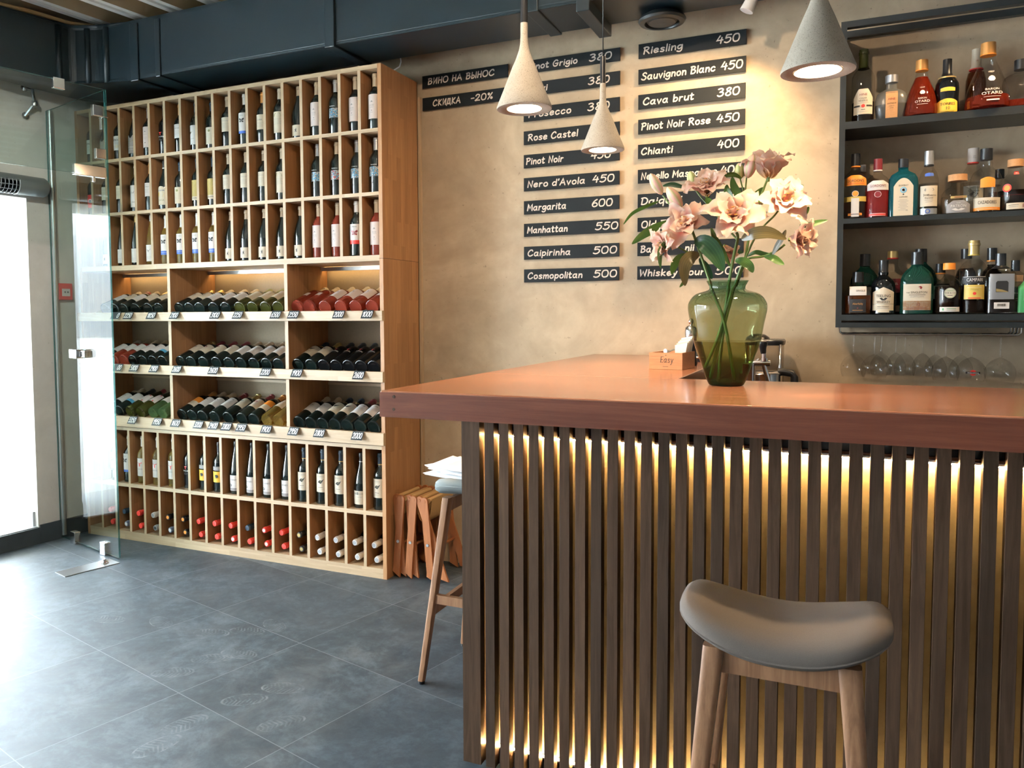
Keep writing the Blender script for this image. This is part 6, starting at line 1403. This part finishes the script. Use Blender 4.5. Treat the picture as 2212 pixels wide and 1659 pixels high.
def leaf_mat(name, a, b2):
    m, nt, b = nt_new(name)
    uv = N(nt, 'ShaderNodeAttribute'); uv.attribute_name = 'petal'; sp = nt.nodes.new('ShaderNodeSeparateXYZ'); nt.links.new(uv.outputs['Vector'], sp.inputs[0])
    vein = mth(nt, 'POWER', mth(nt, 'ABSOLUTE', mth(nt, 'SINE', mth(nt, 'MULTIPLY', sp.outputs[1], 9.4))), 0.5)
    col = mixc(nt, vein, b2, a); nt.links.new(col, b.inputs['Base Color']); b.inputs['Roughness'].default_value = 0.34
    tl_ = N(nt, 'ShaderNodeBsdfTranslucent'); nt.links.new(col, tl_.inputs[0]); mx = nt.nodes.new('ShaderNodeMixShader'); mx.inputs[0].default_value = 0.2
    nt.links.new(b.outputs[0], mx.inputs[1]); nt.links.new(tl_.outputs[0], mx.inputs[2]); nt.links.new(mx.outputs[0], nt.nodes['Material Output'].inputs[0]); return m
M['leaf'] = leaf_mat('lily leaf', (0.045, 0.115, 0.022), (0.10, 0.20, 0.05))
M['leaf_dark'] = leaf_mat('dark glossy lily leaf', (0.012, 0.050, 0.016), (0.03, 0.09, 0.03))
M['leaf_brown'] = leaf_mat('bronze lily leaf', (0.075, 0.062, 0.022), (0.12, 0.095, 0.035))
M['stem'] = flat('green lily stem', (0.10, 0.17, 0.035), 0.45, var=0.25, vscale=40)
M['bud'] = None
def bud_mat(name, c1, c2):
    m, nt, b = nt_new(name); uv = N(nt, 'ShaderNodeAttribute'); uv.attribute_name = 'petal'; sp = nt.nodes.new('ShaderNodeSeparateXYZ'); nt.links.new(uv.outputs['Vector'], sp.inputs[0])
    st = mth(nt, 'POWER', mth(nt, 'ABSOLUTE', mth(nt, 'SINE', mth(nt, 'MULTIPLY', sp.outputs[1], PI * 3))), 0.7)
    nt.links.new(mixc(nt, st, c1, c2), b.inputs['Base Color']); b.inputs['Roughness'].default_value = 0.5; return m
M['bud_pink'] = bud_mat('pink lily bud', (0.42, 0.48, 0.18), (0.74, 0.42, 0.34)); M['bud_green'] = bud_mat('green lily bud', (0.28, 0.36, 0.08), (0.60, 0.58, 0.28))
def attr_grid(w, fn, nu, nv):
    """grid that also stores (along, across) per vertex"""
    lay = w.bm.verts.layers.float_vector.get('petal') or w.bm.verts.layers.float_vector.new('petal')
    V = []
    for i in range(nu + 1):
        row = []
        for j in range(nv + 1):
            v = w.bm.verts.new(fn(i / nu, j / nv)); v[lay] = Vector((i / nu, j / nv * 2 - 1, 0)); row.append(v)
        V.append(row)
    for i in range(nu):
        for j in range(nv):
            f = w.bm.faces.new([V[i][j], V[i + 1][j], V[i + 1][j + 1], V[i][j + 1]]); f.material_index = w.mi; f.smooth = True
def petal(L, Wd, lift, curl, seed, wav=1.0):
    rnd = random.Random(seed); ph = rnd.uniform(0, 6)
    w = mb('petal')
    def fn(u, v):
        x = v * 2 - 1
        hw = Wd * (math.sin(PI * min(1, u * .93 + .07) ** .85) ** .75) * .5 + .002
        ang = lift - curl * u * u; # bends back to the tip
        # centre line by integrating the angle
        n = 8; cx_ = cz_ = 0
        for k in range(n):
            uu = u * (k + .5) / n; a = lift - curl * uu ** 1.6; cx_ += math.cos(a) * L * u / n; cz_ += math.sin(a) * L * u / n
        edge = abs(x) ** 2
        rip = wav * .0045 * math.sin(u * 17 + ph + (2.2 if x > 0 else 0)) * edge * min(1, u * 2)
        a = lift - curl * u ** 1.6
        return Vector((cx_ - math.sin(a) * (.003 * edge * (1 - u) + rip), x * hw, cz_ + math.cos(a) * (.004 * edge * (1 - .6 * u) + rip)))
    attr_grid(w, fn, 10, 6); return w.mesh('petal')
PET = [petal(.080, .045, rad(58), rad(95), 1), petal(.077, .038, rad(64), rad(80), 2), petal(.068, .036, rad(76), rad(62), 3), petal(.052, .030, rad(84), rad(40), 4, 1.4), petal(.084, .044, rad(60), rad(120), 5, 1.3)]
def blossom(parent, P, axis, size=1.0, seed=0, openness=1.0, cup=False):
    rnd = random.Random(seed); w = mb('stem')
    q = Vector(axis).normalized().to_track_quat('Z', 'Y').to_matrix()
    loc = P - parent.location
    w.lathe([(0, -.012), (.006, -.010), (.008, 0), (.004, .010), (.0, .012)], 10, lambda v: q @ (v * size)); 
    for k in range(5):
        a = 2 * PI * k / 5 + .3; w.tube([q @ (Vector((.003 * math.cos(a), .003 * math.sin(a), .008)) * size), q @ (Vector((.012 * math.cos(a), .012 * math.sin(a), .048)) * size)], .0008, 5)
    w.use(M['copper'])
    for k in range(5):
        a = 2 * PI * k / 5 + .3; c = q @ (Vector((.012 * math.cos(a), .012 * math.sin(a), .048)) * size); w.tube([c - q @ Vector((.004, 0, 0)), c + q @ Vector((.004, 0, 0))], .0015, 5)
    b = w.build('blossom', parent, loc)
    layers = [(6, (0, 1, 4), 1.0, 0), (6, (1, 2), .92, .5)] + ([] if cup else [(5, (2, 3), .85, .2)])
    for n, kinds, sc_, off in layers:
        for k in range(n):
            o = bpy.data.objects.new('petal', PET[rnd.choice(kinds)]); COL.objects.link(o); o.parent = b
            a = 2 * PI * (k + off) / n + rnd.uniform(-.16, .16); tilt = rnd.uniform(-.25, .12) + (.0 if not cup else -.25)
            mt = q @ Matrix.Rotation(a, 3, 'Z') @ Matrix.Rotation(tilt * openness, 3, 'Y') @ Matrix.Rotation(rnd.uniform(-.25, .25), 3, 'X')
            o.rotation_euler = mt.to_euler(); g = 1.2 * size * sc_ * rnd.uniform(.9, 1.1); o.scale = (g, g * rnd.uniform(.9, 1.15), g)
    return b
def bud(parent, base, tip, r, m):
    base, tip = Vector(base), Vector(tip); d = tip - base; L = d.length; q = d.normalized().to_track_quat('Z', 'Y').to_matrix()
    w = mb(m); pr = [(.14, 0), (.55, .10), (.85, .26), (1, .46), (.92, .66), (.66, .84), (.30, .96), (.04, 1)]
    def fn(u, v):
        i = min(int(u * 7), 6); f = u * 7 - i; rr_ = pr[i][0] * (1 - f) + pr[i + 1][0] * f; z = pr[i][1] * (1 - f) + pr[i + 1][1] * f
        a = v * 2 * PI; rr_ *= r * (1 + .07 * math.cos(3 * a)); return q @ Vector((rr_ * math.cos(a), rr_ * math.sin(a), z * L))
    attr_grid(w, fn, 14, 18); return w.build('bud', parent, base - parent.location)
def leaf(parent, pts, wd, m='leaf', roll=0.0, fold=.15):
    """blade along pts; roll turns it about its midrib (0 = flat face to the viewer)"""
    P = [Vector(p) for p in pts]; sp = []
    for i in range(len(P) - 1):
        p0, p1, p2, p3 = P[max(i - 1, 0)], P[i], P[i + 1], P[min(i + 2, len(P) - 1)]
        for j in range(5):
            t_ = j / 5; sp.append(.5 * (2 * p1 + (p2 - p0) * t_ + (2 * p0 - 5 * p1 + 4 * p2 - p3) * t_ ** 2 + (3 * p1 - p0 - 3 * p2 + p3) * t_ ** 3))
    sp.append(P[-1]); n = len(sp) - 1; w = mb(m)
    view = (CC - P[0]).normalized()
    def fn(u, v):
        k = min(int(u * n), n - 1); c = sp[k].lerp(sp[k + 1], u * n - k); t_ = (sp[k + 1] - sp[k]).normalized()
        side = t_.cross(view).normalized(); nn = side.cross(t_).normalized()
        s_ = side * math.cos(roll) + nn * math.sin(roll); n2 = nn * math.cos(roll) - side * math.sin(roll)
        x = v * 2 - 1; hw = wd / 2 * (math.sin(PI * min(1, u * .96 + .03)) ** .8) + .0004
        return c + s_ * x * hw + n2 * abs(x) * hw * fold
    attr_grid(w, lambda u, v: fn(u, v) - parent.location, n, 6); return w.build('leaf', parent)
def L3(u, v, dy=0.0):            # photo-crop position (u, v) at the bouquet's depth + dy
    return onY(1330 + u / 4.706, 320 + v / 4.706, VYc + dy)
LG = 'lily stems in the green vase'
def lily(label): return thing('lily_stem', label, 'lily', (VX, VYc, VB + .016), group=LG)
def stem(t, pts, r0=.0048, r1=.0035, nm='stem'):
    P = smooth_path(pts); n = len(P); w = mb('stem'); w.tube([p - t.location for p in P], [r0 + (r1 - r0) * i / (n - 1) for i in range(n)], 8); return w.build(nm, t)
def smooth_path(pts, k=5):
    P = [Vector(p) for p in pts]; out = []
    for i in range(len(P) - 1):
        p0, p1, p2, p3 = P[max(i - 1, 0)], P[i], P[i + 1], P[min(i + 2, len(P) - 1)]
        for j in range(k):
            t_ = j / k; out.append(.5 * (2 * p1 + (p2 - p0) * t_ + (2 * p0 - 5 * p1 + 4 * p2 - p3) * t_ ** 2 + (3 * p1 - p0 - 3 * p2 + p3) * t_ ** 3))
    out.append(P[-1]); return out
def V4(u, v, dy=0.0): return onY(1380 + u / 5.82, 580 + v / 5.82, VYc + dy)   # same for the vase crop
# left stem: two big blossoms and two buds
t1 = lily('lily stem leaning left with two open pink flowers and two long buds')
stem(t1, [V4(1200, 1400, .01), V4(1080, 700, -.01), V4(930, 290, -.02), V4(890, 160, -.02), L3(870, 1100, -.03), L3(800, 900, -.04), L3(770, 820, -.04)])
stem(t1, [L3(830, 960, -.035), L3(740, 800, -.02), L3(600, 640, 0), L3(480, 480, .01)], .0025, .002, 'side_stem'); stem(t1, [L3(760, 840, -.03), L3(720, 720, -.01), L3(665, 610, 0)], .0025, .002, 'side_stem')
stem(t1, [L3(860, 1090, -.03), L3(760, 1070, -.03), L3(640, 1010, -.04), L3(580, 990, -.05)], .0028, .0022, 'side_stem')
blossom(t1, L3(735, 800, -.05), (-.10, -1, .35), .92, 4); blossom(t1, L3(560, 965, -.055), (-.75, -.65, -.25), .82, 6)
bud(t1, L3(472, 470, .01), L3(352, 258, -.01), .0155, 'bud_pink'); bud(t1, L3(672, 608, 0), L3(525, 395, -.015), .018, 'bud_pink')
leaf(t1, [L3(440, 540, .01), L3(330, 580, 0), L3(170, 660, -.02), L3(78, 775, -.03)], .016, 'leaf', .9); leaf(t1, [L3(560, 735, -.01), L3(420, 800, -.03), L3(280, 880, -.04), L3(165, 975, -.04)], .026, 'leaf', .35)
leaf(t1, [L3(640, 900, -.06), L3(520, 960, -.08), L3(450, 1060, -.08), L3(455, 1220, -.07)], .020, 'leaf', .5); leaf(t1, [L3(720, 1080, -.04), L3(640, 1120, -.06), L3(590, 1200, -.06), L3(570, 1285, -.06)], .024, 'leaf', .4)
leaf(t1, [L3(850, 1085, -.04), L3(760, 1110, -.08), L3(700, 1210, -.09), L3(705, 1400, -.08)], .038, 'leaf_brown', .15); leaf(t1, [L3(480, 385, .03), L3(560, 370, .03), L3(640, 385, .03), L3(710, 410, .03)], .014, 'leaf_dark', .3)
leaf(t1, [L3(730, 1300, -.07), L3(700, 1350, -.07), L3(650, 1415, -.07)], .010, 'leaf', .3)
# middle stem
t2 = lily('central lily stem with the widest open flower and a broad dark leaf')
stem(t2, [V4(900, 1380, -.01), V4(1010, 900, 0), V4(1080, 560, .01), V4(1125, 250, 0), L3(1150, 1380, 0), L3(1200, 1100, -.01), L3(1240, 920, -.02), L3(1230, 860, -.03)], .0055, .004)
stem(t2, [L3(1235, 930, -.02), L3(1110, 780, .02), L3(980, 620, .03), L3(930, 520, .03)], .003, .0025, 'side_stem'); stem(t2, [L3(960, 600, .03), L3(850, 480, .04), L3(795, 390, .04)], .0022, .002, 'side_stem'); stem(t2, [L3(1215, 1060, 0), L3(1170, 1030, .02), L3(1130, 1000, .03)], .0026, .002, 'side_stem')
blossom(t2, L3(1190, 730, -.05), (.12, -1, .38), 1.10, 5); blossom(t2, L3(930, 470, .02), (-.05, -.62, .8), .95, 11); blossom(t2, L3(1110, 1000, .03), (.25, -.5, -.8), .62, 8, 1, True)
bud(t2, L3(795, 395, .04), L3(755, 235, .035), .014, 'bud_green')
leaf(t2, [L3(800, 955, -.07), L3(900, 960, -.085), L3(1010, 1080, -.095), L3(1095, 1250, -.095)], .050, 'leaf_dark', .1); leaf(t2, [L3(970, 810, -.05), L3(1010, 920, -.07), L3(1090, 1060, -.075), L3(1165, 1205, -.07)], .017, 'leaf', .35)
leaf(t2, [L3(920, 505, -.01), L3(960, 560, -.02), L3(1020, 620, -.03)], .020, 'leaf', .3); leaf(t2, [L3(1190, 610, .0), L3(1165, 520, .0), L3(1135, 440, .0), L3(1130, 370, .0)], .022, 'leaf', .35)
leaf(t2, [L3(1090, 1040, .02), L3(1180, 1050, .03), L3(1300, 1060, .03)], .018, 'leaf_dark', .2); leaf(t2, [L3(850, 1120, -.01), L3(920, 1220, .0), L3(980, 1330, .0)], .022, 'leaf_dark', .2)
# tall stem at the back
t3 = lily('tallest lily stem with the topmost cupped flower and two upright buds')
stem(t3, [V4(1000, 1390, .02), V4(1060, 800, .02), V4(1150, 420, .02), V4(1200, 230, .02), L3(1230, 1380, .02), L3(1310, 1150, .02), L3(1345, 960, .03), L3(1400, 720, .04), L3(1480, 480, .04), L3(1540, 320, .04)], .005, .003)
stem(t3, [L3(1350, 930, .03), L3(1310, 760, .04), L3(1310, 560, .045), L3(1330, 300, .04)], .003, .0022, 'side_stem'); stem(t3, [L3(1312, 560, .045), L3(1295, 430, .05), L3(1265, 310, .05)], .0022, .002, 'side_stem')
blossom(t3, L3(1555, 300, .04), (.08, -.25, 1), 1.0, 21, 1, True)
bud(t3, L3(1342, 305, .04), L3(1405, 60, .03), .0175, 'bud_pink'); bud(t3, L3(1268, 315, .05), L3(1250, 150, .05), .014, 'bud_green')
leaf(t3, [L3(1310, 540, .04), L3(1250, 470, .03), L3(1200, 380, .03), L3(1185, 290, .03)], .022, 'leaf', .2); leaf(t3, [L3(1280, 310, .03), L3(1210, 270, .02), L3(1130, 275, .01), L3(1080, 330, .01)], .014, 'leaf', .4)
leaf(t3, [L3(1500, 400, .04), L3(1450, 450, .04), L3(1410, 500, .04), L3(1370, 560, .04)], .018, 'leaf', .3); leaf(t3, [L3(1620, 350, .05), L3(1700, 345, .05), L3(1800, 365, .05), L3(1912, 380, .05)], .014, 'leaf', .4)
leaf(t3, [L3(1230, 620, .02), L3(1320, 640, -.01), L3(1420, 600, -.03), L3(1510, 545, -.04)], .018, 'leaf_brown', .3)
# right stem
t4 = lily('lily stem bending right with two flowers and a bronze leaf')
stem(t4, [V4(830, 1250, -.02), V4(980, 900, -.01), V4(1110, 480, -.01), V4(1180, 250, -.01), L3(1210, 1390, -.01), L3(1290, 1180, -.02), L3(1360, 1120, -.03), L3(1500, 1100, -.035), L3(1640, 1040, -.04), L3(1720, 980, -.04)], .0048, .0028)
stem(t4, [L3(1300, 1170, -.02), L3(1390, 960, -.01), L3(1480, 820, 0), L3(1600, 700, 0), L3(1650, 640, -.01)], .003, .0025, 'side_stem')
blossom(t4, L3(1680, 590, -.03), (.45, -.8, .35), 1.0, 31); blossom(t4, L3(1790, 930, -.045), (.85, -.5, -.15), .85, 33)
leaf(t4, [L3(1280, 930, -.08), L3(1400, 870, -.10), L3(1560, 860, -.10), L3(1735, 925, -.09)], .034, 'leaf_brown', .12); leaf(t4, [L3(1215, 1140, -.05), L3(1290, 1150, -.06), L3(1360, 1200, -.07), L3(1395, 1265, -.07)], .026, 'leaf', .3)
leaf(t4, [L3(1510, 1100, -.04), L3(1590, 1115, -.05), L3(1650, 1150, -.05), L3(1712, 1185, -.05)], .020, 'leaf', .3); leaf(t4, [L3(1870, 780, -.02), L3(1950, 785, -.02), L3(2060, 755, -.02), L3(2155, 733, -.02)], .015, 'leaf', .3)
leaf(t4, [L3(1900, 700, -.02), L3(1935, 650, -.02), L3(1965, 595, -.02)], .013, 'leaf', .4); leaf(t4, [L3(1590, 1090, -.04), L3(1640, 1000, -.05), L3(1700, 900, -.06), L3(1730, 830, -.06)], .016, 'leaf_brown', .5)
leaf(t4, [L3(1340, 1100, .01), L3(1420, 1060, .0), L3(1500, 1075, -.01), L3(1580, 1080, -.02)], .014, 'leaf', .4); leaf(t4, [L3(1430, 660, .02), L3(1480, 680, .0), L3(1540, 650, -.02)], .022, 'leaf', .3)
